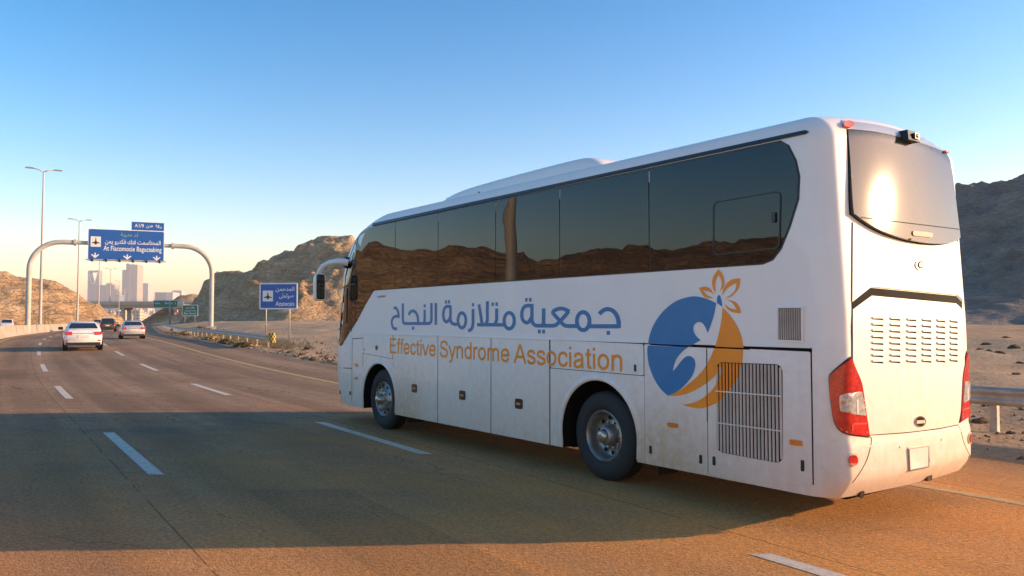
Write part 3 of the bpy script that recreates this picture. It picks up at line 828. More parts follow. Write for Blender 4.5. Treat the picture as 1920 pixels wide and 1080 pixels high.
# wheel arch lips
for sc_, hc, r in ARCH:
    for mir in (False, True):
        a0, n = 0.02, 40
        prof = [(0.0, -0.004), (0.004, 0.016), (0.02, 0.022), (0.075, 0.012), (0.085, -0.002)]
        v = []; f = []
        path = [(sc_ + (r) * 0.985, 0.36, 1, 0)] + [(None, None, math.cos(math.pi * i / n), math.sin(math.pi * i / n)) for i in range(n + 1)] + [(sc_ - r * 0.985, 0.36, -1, 0)]
        for sx, hx, cx, cz in path:
            for pr, po in prof:
                s, h = ((sx + cx * pr), hx) if sx is not None else (sc_ + (r + pr) * cx, hc + (r + pr) * cz)
                v.append((-po if not mir else BW + po, s, h))
        k = len(prof)
        for i in range(len(path) - 1):
            for j in range(k - 1): f.append((i * k + j, i * k + j + 1, (i + 1) * k + j + 1, (i + 1) * k + j))
        fix_normals(mesh('wheel_arch_lip', v, f, M['bus_white'], bus, True))

# ---- side glazing (both flanks)
def sx(x, y): return px_plane([(x, y)], 0.0)[0]
TOPH, BELT = 3.705, 2.535
for mir in (False, True):
    band = [(0.60, TOPH + .02), (0.50, 3.66), (0.42, 3.50), (0.385, 3.34), (0.40, 3.12), (0.50, 2.86), (0.60, 2.66), (0.70, 2.555), (0.82, 2.52), (9.25, 2.52), (9.32, 2.50), (10.50, 1.475), (10.62, 1.46), (10.93, 1.54), (10.95, 1.7), (10.93, 2.0), (10.84, 2.4), (10.70, 2.92), (10.56, 3.17), (10.36, 3.40), (10.10, 3.56), (9.9, 3.66), (9.5, TOPH + .02)]
    fx = lambda pts: [(s + 0.16 * float(sstep(9.9, 10.5, s)), h) for s, h in pts]
    band = fx(band)
    if mir: band = [(max(s, 0.6), h) if h > 2 else (s, h) for s, h in band]
    decal('window_surround', band, M['glass_seal'], 0.003, bus, 'side', grid=0.4, step=0.25, mirror=mir)
    divs = [10.02, 8.46, 7.01, 5.40, 3.95, 2.35]
    g = 0.009
    panes = [[(divs[i] - g, TOPH), (divs[i + 1] + g, TOPH), (divs[i + 1] + g, BELT), (divs[i] - g, BELT)] for i in range(1, 5)]
    panes += [[(10.02 - g, 3.58), (9.86, 3.64), (9.5, TOPH), (8.46 + g, TOPH), (8.46 + g, BELT), (9.255, BELT), (9.33, 2.515), (10.02 - g, 1.93)]]
    panes += [[(10.02 + g, 3.57), (10.10, 3.54), (10.35, 3.385), (10.54, 3.16), (10.68, 2.92), (10.82, 2.4), (10.91, 2.0), (10.93, 1.7), (10.915, 1.56), (10.62, 1.48), (10.515, 1.49), (10.02 + g, 1.915)]]
    last_p = [(2.35 - g, TOPH), (0.62, TOPH), (0.52, 3.655), (0.44, 3.50), (0.405, 3.34), (0.42, 3.13), (0.52, 2.865), (0.615, 2.675), (0.71, 2.575), (0.83, BELT), (2.35 - g, BELT)]
    if mir: last_p = [(2.35 - g, TOPH), (0.7, TOPH), (0.7, BELT), (2.35 - g, BELT)]
    panes.append(last_p)
    panes = [fx(pn) if k in (4, 5) else pn for k, pn in enumerate(panes)]
    for pn in panes:
        o = decal('window_pane', pn, M['bus_glass'], 0.007, bus, 'side', grid=0.3, step=0.12, mirror=mir)
    if not mir:
        a = [sx(1338, 379), sx(1466, 357), sx(1464, 466), sx(1338, 479)]
        ro = round_poly([tuple(q) for q in a], 0.07); c = np.mean(a, axis=0)
        ri = [tuple(c + (np.array(q) - c) * np.array([0.962, 0.955])) for q in ro]
        vw = decal('vent_window_frame', [ro, ri], M['glass_seal'], 0.015, o, 'side', grid=None)
        decal('vent_pane', ri, M['bus_glass'], 0.010, vw, 'side', grid=0.3)
        hsq = sx(1453, 408)
        decal('latch', round_poly([(hsq[0] + .02, hsq[1] + .05), (hsq[0] - .02, hsq[1] + .05), (hsq[0] - .02, hsq[1] - .05), (hsq[0] + .02, hsq[1] - .05)], 0.012), M['black_plastic'], 0.03, vw, 'side')
        # frames of the driver's sliding window
        dw = [(10.78, 2.62), (10.09, 2.70)]
        for (s0, h0), (s1, h1) in (((10.72, 2.63), (10.06, 2.68)), ((10.42, 2.60), (10.44, 1.92)), ((10.85, 1.80), (10.22, 1.78))):
            dd = np.array([s1 - s0, h1 - h0]); nn = np.array([-dd[1], dd[0]]) / np.linalg.norm(dd) * 0.014
            decal('slider_frame', [tuple(np.array([s0, h0]) + nn), tuple(np.array([s1, h1]) + nn), tuple(np.array([s1, h1]) - nn), tuple(np.array([s0, h0]) - nn)], M['black_plastic'], 0.018, bus, 'side', step=0.15)
    decal('rain_gutter', [(0.30, 3.752), (0.33, 3.768), (9.35, 3.768), (9.35, 3.722), (0.33, 3.735)], M['black_plastic'], 0.022, bus, 'side', step=0.2, mirror=mir)
    # waist moulding: a dark shadow gap along the coach
    decal('waist_moulding', [(0.29, 1.672), (0.29, 1.705), (9.72, 1.715), (9.72, 1.682)], M['dark_gap'], 0.0035, bus, 'side', step=0.3, mirror=mir)
    if not mir:
        for a_, b_ in ((0.29, 0.96), (2.45, 9.72)):
            decal('waist_lip', [(a_, 1.707), (a_, 1.722), (b_, 1.722 + 0.0013 * (b_ - .29)), (b_, 1.707 + 0.0012 * (b_ - .29))], M['bus_white'], 0.020, bus, 'side', step=0.3)
    # lower flank: dark backing and the flap doors standing a little proud of it
    decal('flap_backing', [(0.292, 1.68), (9.715, 1.69), (9.715, 1.62), (9.715, 1.352), (8.53, 1.292), (8.53, 1.2), (8.40, 0.9), (8.40, 0.335), (4.16, 0.335), (4.16, 1.337), (2.45, 1.327), (2.45, 0.335), (0.292, 0.44)], M['dark_gap'], 0.0015, bus, 'side', step=0.4, mirror=mir)
    def flap(nm, pts, r_=0.02):
        return decal(nm, round_poly(pts, r_, 3), M['bus_white'], 0.008, bus, 'side', grid=None, mirror=mir)
    mo = lambda s: 1.672 + 0.0106 * (s - 0.29)
    for s0, s1 in ((8.52, 7.01), (7.0, 5.52), (5.51, 4.17)):
        flap('luggage_door', [(s0 - .005, mo(s0)), (s1 + .005, mo(s1)), (s1 + .005, 0.335), (s0 - .005, 0.335)] if s0 < 8 else [(s0 - .005, mo(s0)), (s1 + .005, mo(s1)), (s1 + .005, 0.335), (8.40, 0.335), (8.40, 0.9), (s0 - .005, 1.22)])
    flap('service_flap', [(9.705, mo(9.7)), (8.535, mo(8.53)), (8.535, 1.30), (9.705, 1.36)])
    flap('service_flap', [(4.145, mo(4.1)), (2.455, mo(2.4)), (2.455, 1.335), (4.145, 1.345)])
    flap('engine_door', [(2.44, mo(2.4)), (1.535, mo(1.5)), (1.535, 0.335), (2.44, 0.335)])
    flap('radiator_door', [(1.525, mo(1.5)), (0.305, mo(0.3)), (0.305, 0.435), (0.5, 0.40), (1.525, 0.335)])
def side_rect(c, hw, hh, r=0.01): return round_poly([(c[0] + hw, c[1] + hh), (c[0] - hw, c[1] + hh), (c[0] - hw, c[1] - hh), (c[0] + hw, c[1] - hh)], r)
# thin dark seams in front of the front wheel
for a, b in (((10.19, 1.62), (10.19, 0.40)), ((10.19, 1.62), (9.72, 1.64)), ((10.93, 1.03), (10.2, 1.05)), ((9.72, 1.68), (9.72, 1.1))):
    dd = np.array(b) - np.array(a); nn = np.array([-dd[1], dd[0]]) / np.linalg.norm(dd) * 0.006
    decal('panel_seam', [tuple(np.array(a) + nn), tuple(np.array(b) + nn), tuple(np.array(b) - nn), tuple(np.array(a) - nn)], M['dark_gap'], 0.0015, bus, 'side', step=0.2)
# latch pods with amber repeaters
for x, y in ((778, 728), (868, 741), (974, 757)):
    c = sx(x, y); o = decal('door_latch', side_rect(c, 0.085, 0.070, 0.035), M['black_plastic'], 0.016, bus, 'side')
    decal('amber_marker', side_rect(c, 0.045, 0.016, 0.012), M['amber'], 0.022, o, 'side')
for x, y, a, b in ((668, 684, .05, .030), (668, 709, .05, .024), (1263, 797, .075, .024), (1494, 830, .066, .026)):
    decal('side_marker', side_rect(sx(x, y), a, b, 0.02), M['amber'], 0.022, bus, 'side')
for x, y, a, b in ((1192, 690, .016, .042), (1221, 843, .018, .045), (1315, 861, .018, .047), (1340, 864, .018, .047), (1506, 873, .018, .052), (636, 735, .018, .035), (657, 737, .018, .035), (684, 655, .012, .02)):
    decal('door_lock', side_rect(sx(x, y), a, b, 0.015), M['black_plastic'], 0.014, bus, 'side')
c = sx(707, 652); decal('filler_cap', [(c[0] + .05 * math.cos(k * math.pi / 10), c[1] + .045 * math.sin(k * math.pi / 10)) for k in range(20)], M['black_plastic'], 0.012, bus, 'side')
decal('small_lettering', side_rect(sx(715, 555.5), 0.001, 0.001), M['brown_vinyl'], 0.002, bus, 'side') if False else None

# ---- lettering and emblem on the flank
def text_mesh(body_, bold=0.0):
    cu = bpy.data.curves.new('txt', 'FONT'); cu.body = body_; cu.offset = bold; cu.resolution_u = 3
    o = bpy.data.objects.new('txt', cu); COL.objects.link(o)
    dg = bpy.context.evaluated_depsgraph_get(); me = o.evaluated_get(dg).to_mesh()
    v = np.array([tuple(q.co)[:2] for q in me.vertices]); f = [tuple(p.vertices) for p in me.polygons]
    o.evaluated_get(dg).to_mesh_clear()
    bpy.data.objects.remove(o); bpy.data.curves.remove(cu)
    return v, f
def flank_text(name, body_, s0, s1, hb, cap, mat, off, bold=0.0, drop=0.0):
    v, f = text_mesh(body_, bold)
    x0, x1 = v[:, 0].min(), v[:, 0].max()
    k = (v[:, 0] - x0) / (x1 - x0)
    s = s0 + (s1 - s0) * k; h = hb + drop * k + v[:, 1] * cap / 0.69
    q, n = on_side(np.stack([s, h], 1)); q = q + n * off
    faces = []
    for p in f:
        a, b, c = q[p[0]], q[p[1]], q[p[2]]
        faces.append(p if np.cross(b - a, c - a)[0] < 0 else tuple(reversed(p)))
    return mesh(name, q, faces, mat, bus)

def stroke(mb, pts, wd, aspect=1.45, off=0.0035):
    """ribbon of constant pen width along (s, h) points; the pen is wider across than up by `aspect`"""
    p = np.array(pts, float).copy(); p[:, 0] /= aspect
    n = len(p); L = []; Rr = []
    for i in range(n):
        d0 = p[i] - p[i - 1] if i > 0 else p[1] - p[0]; d1 = p[i + 1] - p[i] if i < n - 1 else p[-1] - p[-2]
        d0 /= np.linalg.norm(d0) + 1e-9; d1 /= np.linalg.norm(d1) + 1e-9
        t = d0 + d1; t /= np.linalg.norm(t) + 1e-9; nn = np.array([-t[1], t[0]])
        k = 1 / max(0.5, abs(nn @ np.array([-d0[1], d0[0]])))
        L.append(p[i] + nn * wd / 2 * k); Rr.append(p[i] - nn * wd / 2 * k)
    v = np.array(L + Rr); v[:, 0] *= aspect
    q, nr_ = on_side(v); q = q + nr_ * off
    mb.add(q, [(i, i + n, i + 1 + n, i + 1) for i in range(n - 1)])
def c1(pts): return [sx(720 + p[0] / 8, 550 + p[1] / 8) for p in pts]
def c2(pts): return [sx(940 + p[0] / 8, 550 + p[1] / 8) for p in pts]
def ell(cx, cy, rx, ry): return [(cx + rx * math.cos(2 * math.pi * k / 28), cy + ry * math.sin(2 * math.pi * k / 28)) for k in range(29)]
PEN = 0.051
def word(strokes, dots, cf, name='lettering'):
    mb = MB()
    for i, st in enumerate(strokes):
        st = st if len(st) > 20 else smooth_path(st, 5)
        stroke(mb, cf(st), PEN, off=0.003 + 0.00015 * i)
    for x, y, a, b in dots:
        q, n = on_side(cf([(x - a / 2, y - b / 2), (x + a / 2, y - b / 2), (x + a / 2, y + b / 2), (x - a / 2, y + b / 2)]))
        mb.add(q + n * 0.003, [(0, 1, 2, 3)])
    return fix_out(mb.build(name, M['blue_vinyl'], bus))
def fix_out(o):
    for p in o.data.polygons:
        if p.normal.x > 0: p.flip()
    return o
word([[(152, 240), (160, 222), (180, 218), (205, 255), (217, 300), (220, 345, 1), (175, 345), (140, 365), (118, 425), (125, 485), (150, 528), (198, 530)],
      [(284, 150), (284, 300), (284, 395), (293, 435), (325, 452), (480, 452), (650, 452), (695, 440), (712, 395), (712, 300), (712, 145)],
      [(372, 324), (395, 282), (435, 263), (480, 290), (506, 350), (516, 440)], [(612, 245), (611, 350), (606, 440)], [(779, 143), (779, 300), (779, 472)]],
     [(438, 522, 34, 46), (612, 188, 30, 48)], c1)
word([[(998, 197), (940, 199), (907, 230), (890, 310), (903, 395), (937, 428), (970, 405), (994, 360)], [(998, 180), (998, 300), (998, 390), (1015, 440), (1055, 463), (1115, 460)],
      ell(1170, 405, 60, 112), [(1336, 235), (1336, 350), (1336, 450), (1325, 510), (1300, 548), (1262, 560)], [(1425, 165), (1448, 300), (1472, 462)], [(1552, 118), (1551, 300), (1550, 400), (1530, 455)],
      [(1398, 470), (1600, 471), (1815, 473)], [(1692, 228), (1691, 330), (1690, 400), (1668, 460)], ell(1880, 411, 76, 120)],
     [(930, 130, 30, 52), (976, 128, 30, 52), (1336, 170, 32, 50), (1632, 163, 36, 52), (1692, 162, 36, 54)], c1)
word([[(460, 184), (375, 187), (330, 225), (308, 310), (325, 400), (380, 441), (425, 412), (456, 350)], [(460, 160), (460, 300), (460, 400), (480, 452), (525, 483), (650, 484), (780, 485), (830, 468), (885, 415), (950, 345), (1012, 270)],
      [(1026, 274), (950, 238), (890, 228), (810, 250), (775, 285), (800, 325), (885, 415), (925, 462), (975, 489), (1060, 490), (1150, 491)], [(637, 225), (636, 350), (634, 478)],
      ell(1230, 417, 95, 135), [(1470, 310), (1530, 257), (1600, 236), (1680, 265), (1738, 340), (1762, 430), (1762, 470), (1762, 522)], [(1762, 495), (1550, 494), (1315, 493)]],
     [(378, 97, 36, 54), (437, 97, 38, 54), (572, 573, 42, 57), (636, 573, 42, 57), (1607, 593, 52, 60)], c2)

flank_text('lettering', 'caddad', sx(708, 556)[0], sx(723, 556)[0], sx(708, 558)[1], 0.045, M['brown_vinyl'], 0.003, 0.01)
# Latin letters as pen strokes too (cap height 1): advance, strokes, dots
GLYPH = dict(
 E=(.93, [[(.17, 0), (.17, 1)], [(.17, .94), (.86, .94)], [(.17, .53), (.80, .53)], [(.17, .06), (.88, .06)]]),
 f=(.388, [[(.20, 0), (.20, .4), (.20, .78), (.24, .89), (.32, .95), (.43, .94)], [(.03, .67), (.38, .67)]]),
 e=(.777, [[(.12, .37), (.68, .37)], [(.67, .35), (.64, .53), (.55, .64), (.40, .68), (.25, .64), (.15, .53), (.12, .37), (.15, .20), (.25, .10), (.40, .06), (.54, .09), (.62, .15), (.67, .24)]]),
 c=(.698, [[(.62, .49), (.58, .60), (.50, .66), (.39, .68), (.25, .64), (.15, .53), (.12, .37), (.15, .20), (.25, .10), (.39, .06), (.50, .08), (.59, .15), (.63, .26)]]),
 t=(.388, [[(.19, .93), (.19, .5), (.19, .17), (.22, .09), (.29, .055), (.38, .06)], [(.03, .67), (.37, .67)]]),
 i=(.31, [[(.155, 0), (.155, .725)], [(.155, .87), (.155, 1.0)]]),
 v=(.698, [[(.05, .725), (.35, .02)], [(.35, .02), (.65, .725)]]),
 S=(.931, [[(.80, .72), (.74, .86), (.62, .93), (.46, .95), (.30, .92), (.19, .84), (.17, .73), (.22, .62), (.36, .55), (.55, .50), (.72, .43), (.81, .32), (.81, .22), (.73, .11), (.58, .055), (.45, .05), (.29, .08), (.17, .17), (.11, .31)]]),
 y=(.698, [[(.05, .725), (.36, .03)], [(.65, .725), (.38, .05), (.31, -.13), (.22, -.22), (.08, -.21)]]),
 n=(.777, [[(.15, 0), (.15, .725)], [(.15, .42), (.20, .57), (.30, .66), (.42, .68), (.54, .64), (.61, .55), (.62, .42), (.62, .2), (.62, 0)]]),
 d=(.777, [[(.64, 0), (.64, 1)], [(.385 + .265 * math.cos(k * math.pi / 12), .37 + .31 * math.sin(k * math.pi / 12)) for k in range(25)]]),
 r=(.465, [[(.15, 0), (.15, .725)], [(.15, .40), (.19, .57), (.27, .66), (.36, .68), (.46, .65)]]),
 o=(.777, [[(.388 + .275 * math.cos(k * math.pi / 12), .37 + .31 * math.sin(k * math.pi / 12)) for k in range(25)]]),
 m=(1.163, [[(.15, 0), (.15, .725)], [(.15, .42), (.20, .58), (.29, .66), (.39, .68), (.50, .64), (.56, .55), (.57, .42), (.57, .2), (.57, 0)], [(.57, .42), (.62, .58), (.71, .66), (.81, .68), (.92, .64), (.98, .55), (.99, .42), (.99, .2), (.99, 0)]]),
 A=(.931, [[(.05, 0), (.465, .99)], [(.465, .99), (.88, 0)], [(.20, .34), (.73, .34)]]),
 s=(.698, [[(.60, .52), (.55, .63), (.44, .68), (.33, .68), (.20, .64), (.14, .54), (.18, .45), (.30, .40), (.44, .36), (.58, .29), (.62, .20), (.57, .11), (.45, .06), (.34, .055), (.20, .09), (.12, .21)]]),
 a=(.777, [[(.14, .50), (.20, .63), (.32, .68), (.44, .68), (.56, .62), (.60, .52), (.60, .3), (.61, .12), (.65, 0)], [(.60, .42), (.45, .38), (.28, .34), (.15, .28), (.12, .18), (.17, .08), (.30, .05), (.44, .08), (.55, .17), (.60, .28)]]))
e0, e1 = sx(732, 662), sx(1167, 696.5)
for word_, x0, x1 in (('Effective', 730.5, 818.5), ('Syndrome', 824.5, 957), ('Association', 964.5, 1171)):
    sa, sb = sx(x0, 660)[0], sx(x1, 690)[0]; cap = 0.265
    tot = sum(GLYPH[c_][0] for c_ in word_); cur = 0.0; mb = MB(); j_ = 0
    hb = lambda s: e0[1] + (e1[1] - e0[1]) * (s - e0[0]) / (e1[0] - e0[0])
    asp = abs(sb - sa) / tot / cap
    for c_ in word_:
        for st in GLYPH[c_][1]:
            st = smooth_path(st, 4) if 2 < len(st) < 20 else st
            pts = []
            for gx, gy in st:
                s = sa + (sb - sa) * (cur + gx) / tot; pts.append((s, hb(s) + gy * cap))
            stroke(mb, pts, 0.138 * cap, asp, off=0.0102 + 0.0001 * (j_ % 5)); j_ += 1
        cur += GLYPH[c_][0]
    fix_out(mb.build('lettering', M['orange_vinyl'], bus))

def lg(pts, n=5): return [(1200 + p[0] / 7.2, 490 + p[1] / 7.2) for p in smooth_loop(pts, n)]
LOGO_BLUE = lg([(1032, 565, 1), (900, 505), (750, 472), (600, 495), (450, 560), (300, 690), (190, 850), (130, 1010), (110, 1150), (107, 1230), (122, 1370), (165, 1510), (230, 1640), (300, 1735), (385, 1815, 1),
    (460, 1785), (560, 1720), (660, 1620), (725, 1520), (752, 1430), (755, 1370), (740, 1320), (705, 1287), (660, 1278), (615, 1295), (560, 1350), (500, 1430), (455, 1480, 1), (465, 1415), (500, 1320), (560, 1240), (640, 1170), (740, 1110), (822, 1062, 1),
    (775, 1025), (735, 965), (722, 900), (740, 850), (790, 818), (840, 830), (880, 880), (903, 930), (918, 968, 1), (960, 850), (1000, 720)])
LOGO_ORANGE = lg([(1117, 620, 1), (1210, 720), (1300, 850), (1360, 980), (1392, 1110), (1400, 1220), (1385, 1370), (1340, 1530), (1265, 1675), (1175, 1795), (1070, 1888), (950, 1955), (820, 1984), (700, 1970), (575, 1935, 1),
    (720, 1910), (850, 1848), (970, 1745), (1055, 1625), (1108, 1500), (1127, 1395, 1), (1095, 1445), (1040, 1525), (960, 1600), (850, 1682), (700, 1762), (560, 1808), (400, 1818, 1), (560, 1730), (700, 1625), (830, 1500), (920, 1370), (1000, 1200), (1060, 1000), (1100, 800)])
LOGO_BITS = [('blue_vinyl', lg([(1040, 560, 1), (1045, 490), (1065, 453), (1090, 480), (1108, 560), (1110, 612, 1)])),
    ('orange_vinyl', lg([(1062, 105, 1), (1000, 190), (975, 280), (990, 370), (1025, 432, 1), (1017, 350), (1024, 265), (1060, 178, 1), (1100, 260), (1102, 340), (1075, 415, 1), (1130, 345), (1140, 255), (1112, 165)])),
    ('orange_vinyl', lg([(1355, 230, 1), (1260, 240), (1180, 290), (1130, 370), (1112, 465, 1), (1150, 400), (1210, 340), (1305, 292, 1), (1290, 380), (1230, 450), (1145, 500, 1), (1240, 468), (1320, 385), (1350, 300)])),
    ('orange_vinyl', lg([(798, 358, 1), (880, 342), (950, 370), (1010, 460, 1), (950, 412), (855, 392, 1), (900, 450), (1000, 493, 1), (900, 495), (840, 440)])),
    ('orange_vinyl', lg([(1365, 698, 1), (1340, 610), (1280, 545), (1150, 510, 1), (1245, 558), (1308, 650, 1), (1220, 632), (1140, 570, 1), (1180, 640), (1260, 690)]))]
GR = [tuple(sx(1000 + x * 0.35176, 560 + y * 0.35176)) for x, y in ((978, 338), (1331, 350), (1333, 880), (980, 815))]
GRO = round_poly(GR, 0.09, 6)
def to_side(loop): return [tuple(q) for q in px_plane(loop, 0.0)]
lb, lo_ = to_side(LOGO_BLUE), to_side(LOGO_ORANGE)
def vinyl(name, loop, mat, hole=None):
    loops = [loop] + ([hole] if hole else [])
    cuts = [((s_, h_), (e_, h_)) for s_, e_, h_ in ((0.2, 3.2, 1.6885), (0.2, 3.2, 1.676))] if loop is lb or loop is lo_ else ()
    V2, F = cdt(loops, None, cuts)
    if not hole: F = [f for f in F if inside_poly(np.mean([V2[i] for i in f], axis=0), loop)]
    if hole:
        F = [f for f in F if inside_poly(np.mean([V2[i] for i in f], axis=0), loop) and not inside_poly(np.mean([V2[i] for i in f], axis=0), hole)]
        us = sorted({i for f in F for i in f}); rm_ = {i: k for k, i in enumerate(us)}; V2 = V2[us]; F = [tuple(rm_[i] for i in f) for f in F]
    q, n = on_side(V2); off = np.where(V2[:, 1] > 1.683, 0.0040, 0.0105)
    o = mesh(name, q + n * off[:, None], F, mat, bus); return fix_out(o)
vinyl('emblem_globe', lb, M['blue_vinyl'])
vinyl('emblem_swoosh', lo_, M['orange_vinyl'], GRO)
for mt, lp in LOGO_BITS: vinyl('emblem_petal', to_side(lp), M[mt])
for s_, h0, h1 in ((1.53, 1.66, 0.9), ):
    decal('panel_seam', [(s_ + .005, h0), (s_ - .005, h0), (s_ - .005, h1), (s_ + .005, h1)], M['dark_gap'], 0.0118, bus, 'side', thick=0.001)
decal('panel_seam', [(2.35, 1.702), (0.98, 1.688), (0.98, 1.672), (2.35, 1.686)], M['dark_gap'], 0.0118, bus, 'side', thick=0.001)

# ---- radiator grille in the rear flank door, and the small intake above it
def grille(name, outline, nsl, rods, logo=None, depth=0.03):
    s_hi, s_lo = max(p[0] for p in outline), min(p[0] for p in outline)
    root = decal(name, outline, M['dark_gap'], 0.0095, bus, 'side', thick=0.001)
    def span(s):
        hsx = []
        n = len(outline)
        for i in range(n):
            a, b = outline[i], outline[(i + 1) % n]
            if (a[0] - s) * (b[0] - s) < 0: hsx.append(a[1] + (b[1] - a[1]) * (s - a[0]) / (b[0] - a[0]))
        return (min(hsx), max(hsx)) if len(hsx) >= 2 else None
    pitch = (s_hi - s_lo) / nsl
    for k in range(nsl):
        s = s_lo + (k + 0.5) * pitch; sp = span(s)
        if not sp: continue
        n = 44; hh = np.linspace(sp[0] + 0.006, sp[1] - 0.006, n)
        v = []; f = []; mi = []
        wd = pitch * 0.29
        for h in hh: v += [(-0.012, s - wd, h), (-0.024, s - wd * 0.3, h), (-0.024, s + wd * 0.6, h), (-0.012, s + wd, h)]
        for i in range(n - 1):
            col = 1 if logo and inside_poly((s, (hh[i] + hh[i + 1]) / 2), logo) else 0
            for j in range(3): f.append((i * 4 + j, i * 4 + j + 1, i * 4 + j + 5, i * 4 + j + 4)); mi.append(col)
        fix_out(mesh('grille_slat', v, f, [M['slat_paint'], M['orange_vinyl']], root, False, mi))
    for r_ in rods:
        mb = MB(); a = (-0.026, s_hi - 0.01, outline[0][1]); 
        mb.tube([(-0.027, s_hi - .01, r_[0]), (-0.027, s_lo + .01, r_[1])], 0.007, 6); mb.build('grille_rod', M['bus_white'], root)
    return root
g1 = grille('radiator_grille', GRO, 19, [(px_plane([(1345, 733)], 0)[0][1], px_plane([(1469, 743)], 0)[0][1]), (px_plane([(1345, 792)], 0)[0][1], px_plane([(1469, 808)], 0)[0][1])], lo_)
VG = [tuple(sx(x, y)) for x, y in ((1461, 577), (1506, 577), (1506, 639), (1461, 637))]
cv = np.mean(VG, axis=0)
g2 = grille('intake_grille', [tuple(q) for q in VG], 11, [])
decal('intake_frame', [[tuple(cv + (np.array(q) - cv) * 1.09) for q in VG], [tuple(cv + (np.array(q) - cv) * 0.985) for q in VG]], M['bus_white'], 0.028, g2, 'side')

# ---- rear end of the coach
GLASS = smooth_loop([(1589, 244, 1), (1591, 300), (1593, 390), (1600, 406), (1640, 432), (1690, 450), (1740, 458), (1775, 456), (1796, 444), (1802, 430), (1800, 370), (1794, 325), (1784, 292, 1), (1740, 274), (1690, 259), (1640, 249)], 5)
def grow(loop, k):
    c = np.mean(np.array(loop), axis=0); return [tuple(c + (np.array(q) - c) * (1 + k)) for q in loop]
def split_by(loop, f, keep):
    """clip a loop to the side of the line y = f(x)"""
    out = []; n = len(loop)
    for i in range(n):
        a, b = loop[i], loop[(i + 1) % n]; da, db = (a[1] - f(a[0])) * keep, (b[1] - f(b[0])) * keep
        if da >= 0: out.append(a)
        if da * db < 0:
            t = da / (da - db); out.append((a[0] + t * (b[0] - a[0]), a[1] + t * (b[1] - a[1])))
    return out
sill = lambda x: 409 + (x - 1605) * 0.118
goff = lambda q: 0.008 + 0.045 * np.clip((3.75 - q[:, 2]) / 1.0, 0, 1)      # the pane stands proud towards its lower edge
decal('rear_window_seal', grow(GLASS, 0.014), M['matt_black'], 0.003, bus, grid=14, clear=5.5)
rs_ = decal('rear_window', GLASS, M['rear_glass'], goff, bus, grid=5, clear=7)
decal('sill_line', [(x, sill(x) - 0.8) for x in np.arange(1606, 1797, 6)] + [(x, sill(x) + 0.8) for x in np.arange(1792, 1605, -6)], M['matt_black'], lambda q: goff(q) + 0.0012, rs_, clear=8, thick=0.001)
decal('high_brake_light', round_poly([(1701, 434), (1738, 438), (1738, 447), (1701, 443)], 4), M['pink_lens'], 0.060, rs_, grid=None)
CAP = smooth_loop([(1577, 226, 1), (1580, 236), (1586, 242, 1), (1640, 247), (1690, 256.5), (1740, 271.5), (1784, 290, 1), (1779, 283), (1773, 280, 1), (1740, 263), (1690, 246), (1640, 234)], 5)
cap = decal('roof_cap', CAP, M['sky_grey'], 0.006, bus, grid=8)
decal('clearance_light', [(1588 + 10 * math.cos(k * .4), 237 + 5.5 * math.sin(k * .4) - 1) for k in range(15)], M['pink_lens'], 0.03, cap)
decal('clearance_light', [(1774 + 6 * math.cos(k * .4), 285.5 + 3.5 * math.sin(k * .4)) for k in range(15)], M['pink_lens'], 0.03, cap)
q, n_ = cast([(1697, 257)]); q = q[0]
mb = MB(); mb.box((q[0], q[1] - 0.01, q[2] + 0.0), (0.23, 0.17, 0.11), taper=0.66); mb.box((q[0] + .03, q[1] - 0.085, q[2] - 0.005), (0.08, 0.05, 0.055))
cmr = mb.build('rear_camera', M['black_plastic'], bus)
mb = MB(); mb.lathe([(-0.005, 0.024), (-0.012, 0.02), (-0.014, 0.0)], (q[0] + .03, q[1] - .108, q[2] - .005), 'y', 14); fix_normals(mb.build('camera_lens', M['chrome'], cmr, True))

# upper rear panel and engine hatch, each a raised plate over a dark shut line
def plate(nm, loop, grid=16, off=0.010, gap=2.0):
    c = np.mean(np.array(loop), axis=0)
    gl = [tuple(np.array(q) + (np.array(q) - c) / np.linalg.norm(np.array(q) - c) * gap) for q in loop]
    decal('shut_line', densify(gl, 14), M['dark_gap'], 0.002, bus, grid=grid)
    return decal(nm, densify(loop, 14), M['bus_white'], off, bus, grid=grid)
plate('rear_panel', [(1598, 417), (1638, 441), (1690, 459), (1740, 467), (1776, 465), (1800, 452), (1806, 446), (1810, 570), (1794, 553), (1632, 537.5), (1597, 566)], gap=1.4)
decal('black_band', densify([(1596.5, 567), (1632, 539.5), (1793, 555), (1810.5, 574), (1811, 585), (1792, 567.5), (1633, 552.5), (1597, 579)], 12), M['matt_black'], 0.004, bus, grid=12)
hatch = plate('engine_hatch', [(1598, 580), (1633, 554.5), (1791, 569), (1810, 587), (1810, 668), (1805, 720), (1801, 765), (1795, 796), (1760, 803), (1700, 810), (1629, 815), (1623, 780), (1614, 735), (1603, 700), (1598, 674)])
cols = [(1633, 1654, 597.8, 678.7), (1667, 1686, 598.8, 678.3), (1698, 1716, 600, 677.8), (1727, 1744, 601, 677.3), (1754, 1770, 602, 676.8), (1779, 1793.5, 603, 676)]
for x0, x1, ya, yb in cols:
    for k in range(8):
        y = ya + (yb - ya) * k / 7
        o = decal('louvre', [(x0, y - .6), (x1 - 1, y - .2), (x1 + .4, y + 1.2), (x1, y + 3.0), (x1 - 4, y + 2.4), (x0, y + 1.3)], M['dark_gap'], 0.0115, hatch, thick=0.001)
        decal('louvre_hood', [(x0, y - 4.0), (x1, y - 3.6), (x1, y - .8), (x0, y - .9)], M['bus_white'], 0.024, hatch, thick=0.02)
def disc(name, x, y, rx, ry, mat, off, par, n=20): return decal(name, [(x + rx * math.cos(2 * math.pi * k / n), y + ry * math.sin(2 * math.pi * k / n)) for k in range(n)], mat, off, par)
